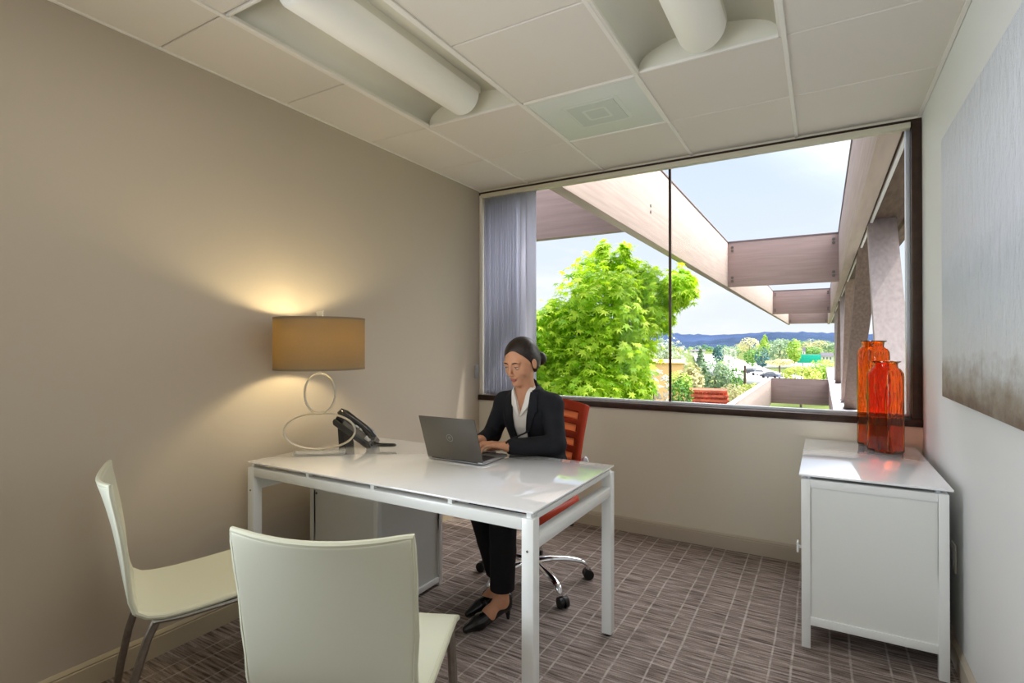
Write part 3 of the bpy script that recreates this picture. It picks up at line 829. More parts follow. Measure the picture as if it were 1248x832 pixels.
def f_cap(X, Y, Z, a, b, ra, rb):
    ab = b-a; L = float(ab @ ab)+1e-12
    t = np.clip(((X-a[0])*ab[0]+(Y-a[1])*ab[1]+(Z-a[2])*ab[2])/L, 0, 1)
    return np.sqrt((X-a[0]-t*ab[0])**2+(Y-a[1]-t*ab[1])**2+(Z-a[2]-t*ab[2])**2)-(ra+(rb-ra)*t)
def f_ell(X, Y, Z, c, r, Rm=None):
    x, y, z = X-c[0], Y-c[1], Z-c[2]
    if Rm is not None:
        x, y, z = (Rm[0][0]*x+Rm[0][1]*y+Rm[0][2]*z, Rm[1][0]*x+Rm[1][1]*y+Rm[1][2]*z, Rm[2][0]*x+Rm[2][1]*y+Rm[2][2]*z)
    k0 = np.sqrt((x/r[0])**2+(y/r[1])**2+(z/r[2])**2); k1 = np.sqrt((x/r[0]**2)**2+(y/r[1]**2)**2+(z/r[2]**2)**2)+1e-9
    return k0*(k0-1)/k1
def f_loft(X, Y, Z, st, off, yaw=0.0):
    """elliptic stations (z, cx, cy, a, b) stacked in z"""
    zs = np.array([q[0] for q in st]); Zf = np.asarray(Z)
    I = lambda k: np.interp(Zf.ravel(), zs, [q[k] for q in st]).reshape(Zf.shape)
    dx, dy = X-I(1), Y-I(2); c, sn = math.cos(yaw), math.sin(yaw)
    dx, dy = c*dx+sn*dy, -sn*dx+c*dy
    a, b = I(3)+off, I(4)+off
    e = 2.3
    k = ((np.abs(dx)/a)**e+(np.abs(dy)/b)**e)**(1/e)
    d = (k-1)*np.minimum(a, b)
    return np.maximum(d, np.maximum(st[0][0]-Zf, Zf-st[-1][0]-off))
def np_mesh(name, V, Fc, m, parent, origin, smooth_iter=0):
    me = bpy.data.meshes.new(name)
    me.vertices.add(len(V)); me.vertices.foreach_set('co', (V-np.array(origin)).astype(np.float32).ravel())
    me.loops.add(Fc.size); me.loops.foreach_set('vertex_index', Fc.astype(np.int32).ravel())
    me.polygons.add(len(Fc)); me.polygons.foreach_set('loop_start', np.arange(0, Fc.size, 4, dtype=np.int32)); me.polygons.foreach_set('loop_total', np.full(len(Fc), 4, np.int32))
    me.update(calc_edges=True); me.validate()
    me.polygons.foreach_set('use_smooth', np.ones(len(me.polygons), bool))
    o = link(name, me, m, parent)
    if smooth_iter:
        s = o.modifiers.new('s', 'SMOOTH'); s.factor = .5; s.iterations = smooth_iter
    return o

PO = (-1.35, 2.45, 0)
wom = empty('person', 'woman in black blazer and white blouse seated at the desk typing on the laptop', 'person', PO)
def A(*v): return np.array(v, float)
YAW = -.12    # turned a little towards -x
# --- joints
shL, elL, wrL = A(-1.190, 2.452, .992), A(-1.138, 2.395, .806), A(-1.315, 2.225, .806)
shR, elR, wrR = A(-1.500, 2.508, .984), A(-1.580, 2.50, .805), A(-1.522, 2.305, .806)
neck0, neck1 = A(-1.338, 2.470, 1.02), A(-1.338, 2.425, 1.125)
hc = A(-1.343, 2.405, 1.219)
hipL, kneeL, ankL = A(-1.25, 2.56, .565), A(-1.295, 2.145, .555), A(-1.305, 2.15, .105)
hipR, kneeR, ankR = A(-1.42, 2.59, .565), A(-1.475, 2.20, .555), A(-1.40, 2.29, .105)
toeL, toeR = A(-1.385, 1.992, .016), A(-1.458, 2.112, .016)
heelL, heelR = A(-1.296, 2.168, .075), A(-1.383, 2.305, .075)
TS = [(.50, -1.335, 2.60, .17, .12), (.60, -1.335, 2.60, .165, .12), (.71, -1.338, 2.588, .130, .096), (.79, -1.334, 2.568, .128, .098), (.87, -1.336, 2.538, .145, .112),
      (.93, -1.337, 2.518, .147, .106), (.98, -1.338, 2.50, .138, .088), (1.02, -1.339, 2.480, .10, .066), (1.05, -1.339, 2.462, .064, .052)]
# --- head frame
hyaw, hpit = R(-10), R(17)
fwd = A(math.sin(hyaw), -math.cos(hyaw), 0); left = A(-fwd[1], fwd[0], 0)
f3 = fwd*math.cos(hpit)+A(0, 0, -math.sin(hpit)); u3 = A(0, 0, math.cos(hpit))+fwd*math.sin(hpit); l3 = left
HS = 1.04
def H(l, f, u): return hc+HS*(l*l3+f*f3+u*u3)
RH = np.array([l3, f3, u3])
def head(G, off=0.0):
    k = .018
    G.ell(H(0, -.012, .025), (.074+off, .095+off, .085+off), RH, k)
    G.ell(H(0, .020, -.01), (.069+off, .067+off, .082+off), RH, k)
def face(G):
    G.ell(H(0, .026, -.055), (.053, .058, .058), RH, .02)
    G.ell(H(0, .066, -.098), (.022, .020, .018), RH, .022)
    for s in (-1, 1):
        G.ell(H(s*.036, .052, -.038), (.022, .022, .022), RH, .02)       # cheek
        G.ell(H(s*.028, .074, .012), (.024, .010, .006), RH, .016)       # brow ridge
        G.ell(H(s*.031, .094, -.008), (.0165, .012, .0100), RH, .012, 'c')  # socket
        G.ell(H(s*.031, .0725, -.009), (.0145, .0120, .0105), RH, .003)       # eyeball
        G.ell(H(s*.031, .0748, -.0035), (.0150, .0120, .0070), RH, .003)      # upper lid
        G.ell(H(s*.031, .0722, -.0165), (.0140, .0120, .0055), RH, .004)      # lower lid
        G.ell(H(s*.076, -.006, -.018), (.006, .018, .029), RH, .004)     # ear
        G.ell(H(s*.081, .001, -.014), (.004, .009, .015), RH, .004, 'c')
        G.ell(H(s*.0092, .0935, -.0455), (.0060, .0075, .0055), RH, .006)  # nostril wing
    G.cap(H(0, .083, .004), H(0, .103, -.040), .0055, .0078, .011)
    G.ell(H(0, .0825, -.062), (.018, .008, .012), RH, .012)
    G.ell(H(0, .0868, -.0685), (.0200, .0058, .0038), RH, .004)             # lips
    G.ell(H(0, .0860, -.0762), (.0170, .0064, .0047), RH, .004)
    G.cap(H(-.020, .0885, -.0722), H(.020, .0885, -.0722), .0009, .0009, .002, 'c')
def hand(G, wr, fdir, side, lift, curls):
    """fdir: horizontal direction of the fingers, side=+1 thumb lies to the right of fdir (left hand)"""
    fd = np.array([*fdir, 0], float); fd /= np.linalg.norm(fd); rt = A(fd[1], -fd[0], 0)*side   # towards thumb
    up = A(0, 0, 1)
    HK = 1.13
    def P(a, b, c): return wr+fd*a*HK+rt*b*HK+up*c*HK
    G.chain([P(-.02, 0, 0), P(.012, 0, .004)], [.025, .024], .012)
    for b_ in (-.026, -.009, .009, .025):
        G.cap(P(.006, b_*.6, .003), P(.068, b_, .012), .016, .0118, .008)
    lens = [(.034, .020, .017), (.040, .024, .019), (.037, .023, .018), (.028, .018, .016)]
    for i, (b_, ln) in enumerate(zip((.027, .009, -.0095, -.027), lens)):
        p = P(.070, b_, .013); ang = R(-12+curls[i]); rr = (.0096, .0098, .0095, .0085)[i]
        spread = (.16, .04, -.06, -.2)[i]
        for j, l in enumerate(ln):
            d = fd*math.cos(ang)+up*math.sin(ang)+rt*spread*.6*math.cos(ang); q = p+d*l*HK
            G.cap(p, q, rr*(1, .93, .86)[j], rr*(.93, .86, .76)[j], .0035); p = q; ang -= R((34, 26, 0)[j])
    t0, t1, t2, t3 = P(.012, .018, -.004), P(.036, .040, -.012), P(.062, .047, -.017), P(.083, .044, -.021)
    G.chain([t0, t1, t2, t3], [.0145, .0115, .0100, .0080], .006)
# --- body
G = Grid((-1.76, 1.93, 0), (-.99, 2.76, 1.36), .0042)
for st in [TS]:
    G.add(lambda X, Y, Z: f_loft(X, Y, Z, st, 0.0, YAW), (-1.6, 2.3, .5), (-1.1, 2.75, 1.08), .02)
G.chain([neck0, A(-1.340, 2.448, 1.07), neck1, H(0, -.02, -.045)], [.056, .048, .046, .048], .02)
G.cap(neck0, shL, .045, .042, .03); G.cap(neck0, shR, .045, .042, .03)
G.chain([shL, elL], [.045, .036], .02); G.chain([elL, wrL], [.036, .025], .01)
G.chain([shR, elR], [.045, .036], .02); G.chain([elR, wrR], [.036, .025], .01)
head(G); face(G)
hand(G, wrL, (-.80, -.60), 1, 0, (14, 16, 12, 6))
hand(G, wrR, (-.02, -1), -1, 0, (14, 14, 12, 8))
for h_, k_, a_ in ((hipL, kneeL, ankL), (hipR, kneeR, ankR)):
    G.cap(h_, k_, .078, .054, .02); G.chain([k_, k_*.62+a_*.38+A(0, .018, 0), a_], [.05, .05, .031], .015)
for a_, t_, h_ in ((ankL, toeL, heelL), (ankR, toeR, heelR)):
    ball = t_*.72+np.array([h_[0], h_[1], .016])*.28+A(0, 0, .012)
    G.cap(a_, h_+A(0, -.004, -.005), .031, .026, .02); G.chain([a_+A(0, 0, -.005), ball*.55+a_*.45+A(0, 0, -.006), ball, t_+A(0, 0, .004)], [.03, .029, .026, .013], .02)
    G.cap(h_, ball, .026, .024, .015)
V, Fc = G.mesh()
body = np_mesh('body', V, Fc, [M['skin'], M['lip']], wom, PO, 1)
cen = V[Fc].mean(1)-hc
loc = cen @ RH.T/HS
lipm = ((loc[:, 0]/.0205)**2+((loc[:, 2]+.0725)/.0088)**2 < 1) & (loc[:, 1] > .080)
mi = np.zeros(len(Fc), np.int32); mi[lipm] = 1; body.data.polygons.foreach_set('material_index', mi)
# eyes, brows, lashes: laid on the face by stepping in along the face direction
def face_f(l, u):
    prev = None
    for f in np.arange(.125, .02, -.0007):
        q = (H(l, f, u)-G.lo)/G.h; i = q.astype(int); t = q-i
        v = 0.0
        for a in (0, 1):
            for b_ in (0, 1):
                for c_ in (0, 1):
                    v += G.F[i[0]+a, i[1]+b_, i[2]+c_]*(t[0] if a else 1-t[0])*(t[1] if b_ else 1-t[1])*(t[2] if c_ else 1-t[2])
        if v < 0: return f
    return .06
for s in (-1, 1):
    q = Matrix([[l3[0], f3[0], u3[0], 0], [l3[1], f3[1], u3[1], 0], [l3[2], f3[2], u3[2], 0], [0, 0, 0, 1]])
    fe = face_f(s*.031, -.0112)
    pc = Vector(H(s*.031, fe-.0058, -.0112))-Vector(PO)
    b = MB(); b.sphere((0, 0, 0), .0112, (1.12, .62, .36), 20, Matrix.Translation(pc) @ q); ey = b.build('eye', M['eyew'], wom)
    b = MB(); b.sphere((0, .0046, -.0002), .0046, (1, .62, .80), 14, Matrix.Translation(pc) @ q); b.build('iris', M['iris'], ey)
    def hp(l, u, o): return Vector(H(l, face_f(l, u)+o, u))-Vector(PO)
    b = MB(); b.tube([hp(s*x, u, .0012) for x, u in ((.018, -.0105), (.024, -.0082), (.031, -.0074), (.037, -.0080), (.0425, -.0098))], [.0008, .0015, .0018, .0018, .001], 6); b.build('eyelash', M['hair'], wom)
    b = MB(); b.tube([hp(s*x, u, .0004) for x, u in ((.0125, .0085), (.0205, .0110), (.030, .0130), (.039, .0124), (.0465, .0090))], [.0019, .0032, .0032, .0024, .0009], 8, flat=(.95, .75)); b.build('eyebrow', M['hair'], wom)
# hair: sleek cap swept to a low bun
G = Grid(hc-.17, hc+.17, .0035)
G.ell(H(0, -.014, .028), (.0815, .1005, .0905), RH, .01)
G.ell(H(0, -.035, -.01), (.0775, .080, .085), RH, .02)
def cutf(X, Y, Z):
    x, y, z = X-hc[0], Y-hc[1], Z-hc[2]
    l, f, u = [RH[i][0]*x+RH[i][1]*y+RH[i][2]*z for i in range(3)]
    hl = .066-.055*np.clip((np.abs(l)-.012)/.06, 0, 1)**2*0-(.085-f)*.80+np.clip(-f, 0, .1)*.22
    hl = np.interp(f.ravel(), [-.14, -.08, -.045, -.02, 0, .02, .04, .06, .085, .11], [-.11, -.095, -.08, -.06, -.036, -.010, .022, .052, .070, .078]).reshape(f.shape)
    hl = hl-np.clip((-l-.005)/.05, 0, 1)*.020*(f > .03)+.012*np.exp(-((l-.018)/.026)**2)*np.clip((f-.03)/.03, 0, 1)
    side = np.clip((np.abs(l)-.045)/.03, 0, 1)
    return (u-hl)*.7-.004*side
q = (slice(None),)*3
cf = cutf(*G.xyz(q)); a_ = G.F; d_ = -cf; k = .006
h_ = np.clip(.5-.5*(a_-d_)/k, 0, 1); G.F = a_+(d_-a_)*h_+k*h_*(1-h_)
for s in (-1, 1): G.ell(H(s*.088, -.004, -.024), (.020, .017, .028), RH, .006, 'c')
G.ell(H(.022, -.122, -.030), (.038, .034, .038), RH, .010)
V, Fc = G.mesh(); hr = np_mesh('hair', V, Fc, M['hair'], wom, PO, 2)

# --- blouse
FC = A(-1.362, 0, 0)   # front centre line x at chest, drifts with height
def xc(Z): return -1.338-.014*np.clip((1.0-Z)/.2, 0, 1.5)
G = Grid((-1.56, 2.30, .60), (-1.12, 2.72, 1.12), .0046)
G.add(lambda X, Y, Z: f_loft(X, Y, Z, TS, .009, YAW), (-1.6, 2.3, .62), (-1.1, 2.75, 1.10), .01)
G.cap(neck0, A(-1.341, 2.447, 1.075), .060, .054, .02)
G.cap(neck0, shL*.5+neck0*.5, .05, .05, .02); G.cap(neck0, shR*.5+neck0*.5, .05, .05, .02)
G.ell(H(0, .02, -.05), (.055, .06, .06), RH, 0, 'c')
def vneck(X, Y, Z):   # open collar: wedge on the front only
    w = np.clip((Z-.925)/.155, -1, 1.3)*.046
    return np.maximum(np.abs(X-xc(Z)+.004)-w, Y-(2.475-.02*0))+0*Z
G.add(vneck, (-1.6, 2.3, .60), (-1.1, 2.75, 1.13), .004, 'c')
V, Fc = G.mesh(); np_mesh('blouse', V, Fc, M['blouse'], wom, PO, 1)
# --- blazer
def f_arm(G, off, k=.02):
    G.cap(shL, elL, .052+off, .046+off, k); G.cap(elL, wrL+(elL-wrL)*.07, .046+off, .034+off, .012)
    G.cap(shR, elR, .052+off, .046+off, k); G.cap(elR, wrR+(elR-wrR)*.07, .046+off, .034+off, .012)
def blazer_field(h, lo=(-1.74, 2.15, .585), hi=(-1.0, 2.77, 1.15)):
    G = Grid(lo, hi, h)
    st = [(z, x, y, a+.004*(z < .8), b_+.004*(z < .8)) for z, x, y, a, b_ in TS if z >= .6]
    st = [(.592, *st[0][1:])]+st
    G.add(lambda X, Y, Z: f_loft(X, Y, Z, st, .018, YAW), (-1.6, 2.3, .585), (-1.05, 2.77, 1.10), .01)
    G.cap(neck0+A(0, .012, .0), shL, .062, .060, .02); G.cap(neck0+A(0, .012, 0), shR, .062, .060, .02)
    G.cap(neck0+A(0, .02, .02), A(-1.341, 2.466, 1.072), .068, .062, .02)
    f_arm(G, .004)
    return G
G = blazer_field(.005)
for e_, w_, s_ in ((elL, wrL, shL), (elR, wrR, shR)):   # sleeve ends open a little round the wrist
    w2 = w_+(e_-w_)*.07
    d = (w_-e_)/np.linalg.norm(w_-e_)
    G.cap(w2+d*.014, w2+d*.06, .027, .032, .003, 'c')
def opening(X, Y, Z):
    w = (.034+.020*np.clip((Z-.80)/.2, 0, 1.6))*np.clip((Z-.775)/.03, -.2, 1)
    return np.maximum(np.abs(X-xc(Z)+.006)-w, Y-2.475)
G.add(opening, (-1.6, 2.2, .58), (-1.1, 2.77, 1.16), .003, 'c')
G.cap(A(-1.342, 2.452, 1.03), A(-1.343, 2.43, 1.14), .055, .058, .004, 'c')
for yy, zz, am in ((2.40, .90, .0), ):
    pass
V, Fc = G.mesh(); bz = np_mesh('blazer', V, Fc, M['blazer'], wom, PO, 1)
# lapels: strips lying on the blazer front, found by stepping the field
BF = blazer_field(.005)
def surf_y(x, z, F):
    i = (x-F.lo[0])/F.h; k = (z-F.lo[2])/F.h; i0, k0 = int(i), int(k)
    col = F.F[min(max(i0, 0), F.n[0]-2), :, min(max(k0, 0), F.n[2]-2)]
    fx, fz = i-i0, k-k0
    c = lambda a, b_: F.F[min(max(i0+a, 0), F.n[0]-1), :, min(max(k0+b_, 0), F.n[2]-1)]
    col = c(0, 0)*(1-fx)*(1-fz)+c(1, 0)*fx*(1-fz)+c(0, 1)*(1-fx)*fz+c(1, 1)*fx*fz
    j = np.argmax(col < 0)
    if j == 0: return 2.47
    return F.lo[1]+F.h*(j-1+col[j-1]/(col[j-1]-col[j]))
for s in (-1, 1):
    rows = []
    for t in np.linspace(0, 1, 26):
        z = .80+.26*t
        w_in = .034+.020*min(max((z-.80)/.2, 0), 1.6)
        wl = .004+.047*min(t*1.5, 1)**.8
        if t > .78: wl = .051-.020*(t-.78)/.22
        if .60 < t < .66: wl += .010
        row = []
        for q_ in np.linspace(0, 1, 6):
            x = xc(z)-.006+s*(w_in-.001+wl*q_)
            y = min(surf_y(x, z, BF), 2.47) - .0055
            row.append(Vector((x-PO[0], y-PO[1], z-PO[2])))
        rows.append(row)
    b = MB(); b.grid(rows); o = b.build('lapel', M['blazer'], bz); sm = o.modifiers.new('s', 'SOLIDIFY'); sm.thickness = .006; sm.offset = 0
    u_ = o.modifiers.new('u', 'SUBSURF'); u_.levels = 1; u_.render_levels = 1
# blouse collar points, standing over the lapels
for s in (-1, 1):
    rows = []
    for t in np.linspace(0, 1, 14):
        z = .935+.145*t
        w_in = min(max((z-.925)/.155, -1), 1.3)*.046
        wl = .002+.034*min(t*2.2, 1)*(1-max(0, t-.5)*.7)
        row = []
        for q_ in np.linspace(0, 1, 5):
            x = xc(z)-.004+s*(w_in+wl*q_)
            y = min(surf_y(x, z, BF)+.002, 2.445+.02*t) - .006*(1-q_*.3)
            row.append(Vector((x-PO[0], y-PO[1], z-PO[2]-.006*q_)))
        rows.append(row)
    b = MB(); b.grid(rows); o = b.build('collar', M['blouse'], wom); sm = o.modifiers.new('s', 'SOLIDIFY'); sm.thickness = .004; sm.offset = 0
# --- trousers
G = Grid((-1.62, 2.03, .13), (-1.10, 2.78, .66), .0052)
G.add(lambda X, Y, Z: f_loft(X, Y, Z, [(.475, -1.335, 2.60, .165, .125), (.55, -1.335, 2.60, .175, .13), (.64, -1.335, 2.60, .155, .118)], .012, YAW), (-1.6, 2.35, .46), (-1.1, 2.78, .67), .01)
for h_, k_, a_ in ((hipL, kneeL, ankL), (hipR, kneeR, ankR)):
    G.cap(h_, k_, .090, .068, .02)
    G.chain([k_, k_*.5+a_*.5+A(0, .006, 0), a_+A(0, .004, -.0)], [.068, .062, .057], .01)
G.add(lambda X, Y, Z: (Z-.150)+0*X+0*Y, (-1.63, 2.0, .10), (-1.1, 2.45, .2), 0, 'c')
V, Fc = G.mesh(); np_mesh('trousers', V, Fc, M['trouser'], wom, PO, 2)
# --- court shoes
for a_, t_, h_ in ((ankL, toeL, heelL), (ankR, toeR, heelR)):
    G = Grid(np.minimum(t_, h_)-A(.06, .06, 0)*1+A(0, 0, -.03), np.maximum(t_, h_)+A(.06, .06, .06), .003)
    ball = t_*.72+np.array([h_[0], h_[1], .016])*.28+A(0, 0, .012)
    d = (t_-h_)*A(1, 1, 0); d /= np.linalg.norm(d)
    G.cap(ball+A(0, 0, .004), t_+d*.012+A(0, 0, .002), .0355, .016, .012); G.cap(h_+A(0, 0, .004), ball+A(0, 0, .004), .031, .0335, .012); G.cap(h_, h_+A(0, 0, .035)-d*.005, .031, .030, .01)
    G.add(lambda X, Y, Z: Z+0*X+0*Y-.0005, t_-.12, t_+.12, 0, 'c')
    opn0 = a_+d*.014; mid = ball*.62+a_*.38
    G.cap(opn0+A(0, 0, .05), opn0+A(0, 0, .0), .031, .029, .004, 'c'); G.cap(opn0, mid+A(0, 0, .022), .028, .024, .004, 'c')
    G.cap(h_-d*.012+A(0, 0, -.012), h_-d*.016+A(0, 0, -.068), .017, .0075, .012)
    V, Fc = G.mesh(); np_mesh('shoe', V, Fc, M['shoe'], wom, PO, 1)

# ------------------------------------------------------------------ outside: timber frame, tree, valley
CAMZ, FPX, CYAW, CPIT = 1.3017, 650.8, .5262, .0051
def at(px, py, d):
    """point on the sight line of photo pixel (px,py) at horizontal distance d from the camera"""
    x = (px-624)/FPX; y = (416-py)/FPX
    fz = math.cos(CPIT)-y*math.sin(CPIT); uz = math.sin(CPIT)+y*math.cos(CPIT)
    v = Vector((x*math.cos(CYAW)-fz*math.sin(CYAW), x*math.sin(CYAW)+fz*math.cos(CYAW), uz))
    return Vector((0, 0, CAMZ))+v*(d/math.hypot(v.x, v.y))
M['timber'] = mat('stained_timber', srgb(178, 160, 152), .7, spec=.25, noise=(5, .12, 6, (3, .25, 5)))
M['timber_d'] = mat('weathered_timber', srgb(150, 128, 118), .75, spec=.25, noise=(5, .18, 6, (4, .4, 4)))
M['timber_x'] = mat('cross_timber', srgb(160, 138, 132), .75, spec=.25, noise=(5, .14, 6, (.22, 3, 5)))
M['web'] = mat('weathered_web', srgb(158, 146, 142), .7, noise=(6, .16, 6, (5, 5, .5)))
M['shaded_t'] = mat('shaded_timber', srgb(104, 84, 74), .75, noise=(7, .35, 7, (4, .5, 4)))  # timber darkened: shade painted into receding struts, rear beam and soffit
M['flash'] = mat('edge_flashing', srgb(126, 116, 118), .5, metal=.2)
M['flash_l'] = mat('pale_flashing', srgb(214, 210, 210), .5)
pg = empty('pergola', 'big weathered timber frame of beams and slanted struts outside the window', 'pergola', (-.8, 13.5, -.25))
po = Vector(pg.location)
def pbox(name, lo, hi, m, par=pg, bev=.006):
    b = MB(); b.box(Vector(lo)-po, Vector(hi)-po, bev); return b.build(name, m, par)
ZB, ZT = 2.65, 3.70
lb = pbox('long_beam', (-2.055, 3.83, ZB), (-1.925, 42, ZT), M['timber']); pbox('edge_cap', (-2.07, 3.83, ZT), (-1.91, 42, ZT+.03), M['flash'], lb)
rb_ = pbox('long_beam', (.315, 3.83, ZB), (.445, 42, ZT), M['timber']); pbox('edge_cap', (.30, 3.83, ZT), (.46, 42, ZT+.03), M['flash'], rb_)
rb2 = pbox('long_beam', (.80, 3.83, ZB), (.93, 42, ZT), M['shaded_t']); pbox('edge_cap', (.785, 3.83, ZT), (.945, 42, ZT+.03), M['flash'], rb2)
pbox('soffit_board', (.445, 3.83, ZB+.07), (.80, 42, ZB+.11), M['shaded_t'], rb2); pbox('edge_strip', (.47, 3.83, ZB+.02), (.50, 42, ZB+.05), M['flash_l'], rb2)
for y in (13.5, 26.8, 40.1):
    cb = pbox('cross_beam', (-1.925, y, ZB+.01), (.315, y+.13, ZT), M['timber_x']); pbox('edge_cap', (-1.925, y-.015, ZT), (.315, y+.145, ZT+.03), M['flash'], cb)
    b = MB()
    for x in (-1.83, .22):
        for z in (ZB+.14, ZB+.22, ZT-.2, ZT-.12): b.cyl(Vector((x, y-.012, z))-po, Vector((x, y+.004, z))-po, .032, n=10)
    b.build('bolt', M['bolt'], cb)
cb = pbox('cross_beam', (-8.5, 6.2, ZB+.02), (-2.055, 6.33, ZT), M['timber_x']); pbox('edge_cap', (-8.5, 6.185, ZT), (-2.055, 6.345, ZT+.03), M['flash'], cb)
b = MB()
for z in (3.02, 3.10): b.cyl(Vector((-1.927, 6.9, z))-po, Vector((-1.915, 6.9, z))-po, .02, n=10)
b.build('bolt', M['bolt'], lb)
# lower frame
lo1 = pbox('lower_beam', (-2.13, 4.6, -1.38), (-2.0, 26.8, -.27), M['timber']); pbox('edge_cap', (-2.15, 4.6, -.27), (-1.985, 26.8, -.245), M['flash_l'], lo1)
for y in (13.6, 26.8):
    q = pbox('lower_cross_beam', (-2.0, y, -1.35), (.24, y+.13, -.25), M['timber_x']); pbox('edge_cap', (-2.0, y-.012, -.25), (.24, y+.14, -.23), M['flash'] if y < 20 else M['timber_d'], q)
ch = pbox('lower_chord', (.24, 3.9, -1.3), (.95, 42, -.27), M['timber']); pbox('edge_cap', (.225, 3.9, -.27), (.965, 42, -.245), M['flash_l'], ch)
def strut(y0, y1, sm):
    b = MB(); w = .075
    a = Vector((0, y0, ZB+.25)); c = Vector((0, y1, -.245)); d = (c-a).normalized(); n = Vector((0, -d.z, d.y))
    for x0, x1 in ((.45, .72),):
        P = [Vector((x, 0, 0))+p+n*s for x in (x0, x1) for p in (a, c) for s in (-w, w)]
        v = [b.bm.verts.new(p-po) for p in P]
        for f in ((0, 1, 3, 2), (4, 6, 7, 5), (0, 4, 5, 1), (2, 3, 7, 6), (0, 2, 6, 4), (1, 5, 7, 3)): b.bm.faces.new([v[i] for i in f])
    o = b.build('strut', sm, pg)
    b = MB(); b.box(Vector((.43, y1-.16, -.245))-po, Vector((.79, y1+.16, -.215))-po, .004); b.build('foot_plate', M['flash'], o)
    b = MB()
    for z in (.0, .1): b.cyl(Vector((.41, y0+z*(y1-y0)*.3+.0, ZB+.08+z))-po, Vector((.452, y0+z*(y1-y0)*.3, ZB+.08+z))-po, .022, n=10)
    b.build('bolt', M['bolt'], o)
for y0, y1, mk in ((7.5, 5.4, 'web'), (8.75, 15.2, 'shaded_t'), (13.7, 16.8, 'timber_d'), (18.2, 17.4, 'web'), (19.6, 25.0, 'shaded_t'), (26.2, 26.9, 'web')): strut(y0, y1, M[mk])
# ------------- leaves, built in numpy: every leaf a small modelled blade
def blades(name, m, parent, origin, cen, nrm, size, tmpl, faces, rng, droop=.0, roll=True):
    n = len(cen); tv = np.array(tmpl, float); k = len(tv)
    nrm = nrm/np.linalg.norm(nrm, axis=1)[:, None]
    ref = rng.normal(size=(n, 3)) if roll else np.tile([0, 0, -1.0], (n, 1))+rng.normal(size=(n, 3))*.35
    u = ref-nrm*np.sum(ref*nrm, 1)[:, None]; u /= np.linalg.norm(u, axis=1)[:, None]+1e-9
    v = np.cross(nrm, u)
    V = cen[:, None, :]+size[:, None, None]*(u[:, None, :]*tv[None, :, 0:1]+v[:, None, :]*tv[None, :, 1:2]+nrm[:, None, :]*tv[None, :, 2:3])
    V = V.reshape(-1, 3)-np.array(origin)
    F = []; me = bpy.data.meshes.new(name)
    fl = [len(f) for f in faces]; base = np.concatenate([np.array(f) for f in faces])
    loops = (np.arange(n)[:, None]*k+base[None, :]).ravel()
    starts = (np.arange(n)[:, None]*len(base)+np.cumsum([0]+fl[:-1])[None, :]).ravel(); tot = np.tile(fl, n)
    me.vertices.add(len(V)); me.vertices.foreach_set('co', V.astype(np.float32).ravel())
    me.loops.add(len(loops)); me.loops.foreach_set('vertex_index', loops.astype(np.int32))
    me.polygons.add(len(starts)); me.polygons.foreach_set('loop_start', starts.astype(np.int32)); me.polygons.foreach_set('loop_total', tot.astype(np.int32))
    me.update(calc_edges=True); me.validate()
    return link(name, me, m, parent)
def leaf_mat(name, c1, c2, t=.45, tcol=None):
    m = bpy.data.materials.new(name); m.use_nodes = True; nt = m.node_tree; L = nt.links
    b = nt.nodes['Principled BSDF']; b.inputs['Roughness'].default_value = .5; b.inputs['Specular IOR Level'].default_value = .3
    ge = nt.nodes.new('ShaderNodeNewGeometry'); cr = nt.nodes.new('ShaderNodeValToRGB'); L.new(ge.outputs['Random Per Island'], cr.inputs[0])
    cr.color_ramp.elements[0].color = c1; cr.color_ramp.elements[1].color = c2
    L.new(cr.outputs[0], b.inputs['Base Color'])
    tr = nt.nodes.new('ShaderNodeBsdfTranslucent')
    if tcol: tr.inputs[0].default_value = tcol
    else: L.new(cr.outputs[0], tr.inputs[0])
    mx = nt.nodes.new('ShaderNodeMixShader'); mx.inputs[0].default_value = t
    L.new(b.outputs[0], mx.inputs[1]); L.new(tr.outputs[0], mx.inputs[2]); L.new(mx.outputs[0], nt.nodes['Material Output'].inputs[0])
    return m
rng = np.random.default_rng(5)
# palmate maple leaf: seven pointed lobes, points drooping
tm = [(0, 0, .04)]; 
for i in range(7):
    a = R(-138+46*i); l = (.62, .85, .98, 1.08, .98, .85, .62)[i]
    tm.append((l*math.cos(a), l*math.sin(a), -.22*l*l))
    if i < 6:
        a2 = a+R(23); tm.append((.36*math.cos(a2), .36*math.sin(a2), .0))
tm.append((-.12, 0, .02))
N_ = len(tm)
lf = [(0, i, i+1) for i in range(1, N_-1)]+[(0, N_-1, 1)]
M['maple'] = leaf_mat('maple_leaf', srgb(98, 150, 26), srgb(216, 232, 84), .5, srgb(204, 240, 40))
M['bark'] = mat('bark', srgb(96, 82, 66), .9, noise=(20, .3, 4, (1, 1, .2)))
TY = 8.2
blob = [(747, 308, 17), (742, 335, 34), (775, 345, 26), (806, 350, 30), (828, 352, 20), (840, 350, 10), (728, 368, 46), (780, 370, 32), (808, 368, 22), (740, 408, 56), (698, 410, 42), (670, 390, 26), (664, 425, 42),
        (772, 404, 24), (806, 393, 13), (742, 448, 50), (695, 460, 52), (655, 470, 45), (748, 480, 42), (715, 505, 60), (640, 420, 40), (620, 470, 50), (770, 470, 22)]
root = at(712, 500, math.hypot(2.9, TY)); tree = empty('maple_tree', 'bright green maple tree with pointed leaves just outside the window', 'tree', (root.x, root.y, -5.6))
C_, Nn, S_ = [], [], []
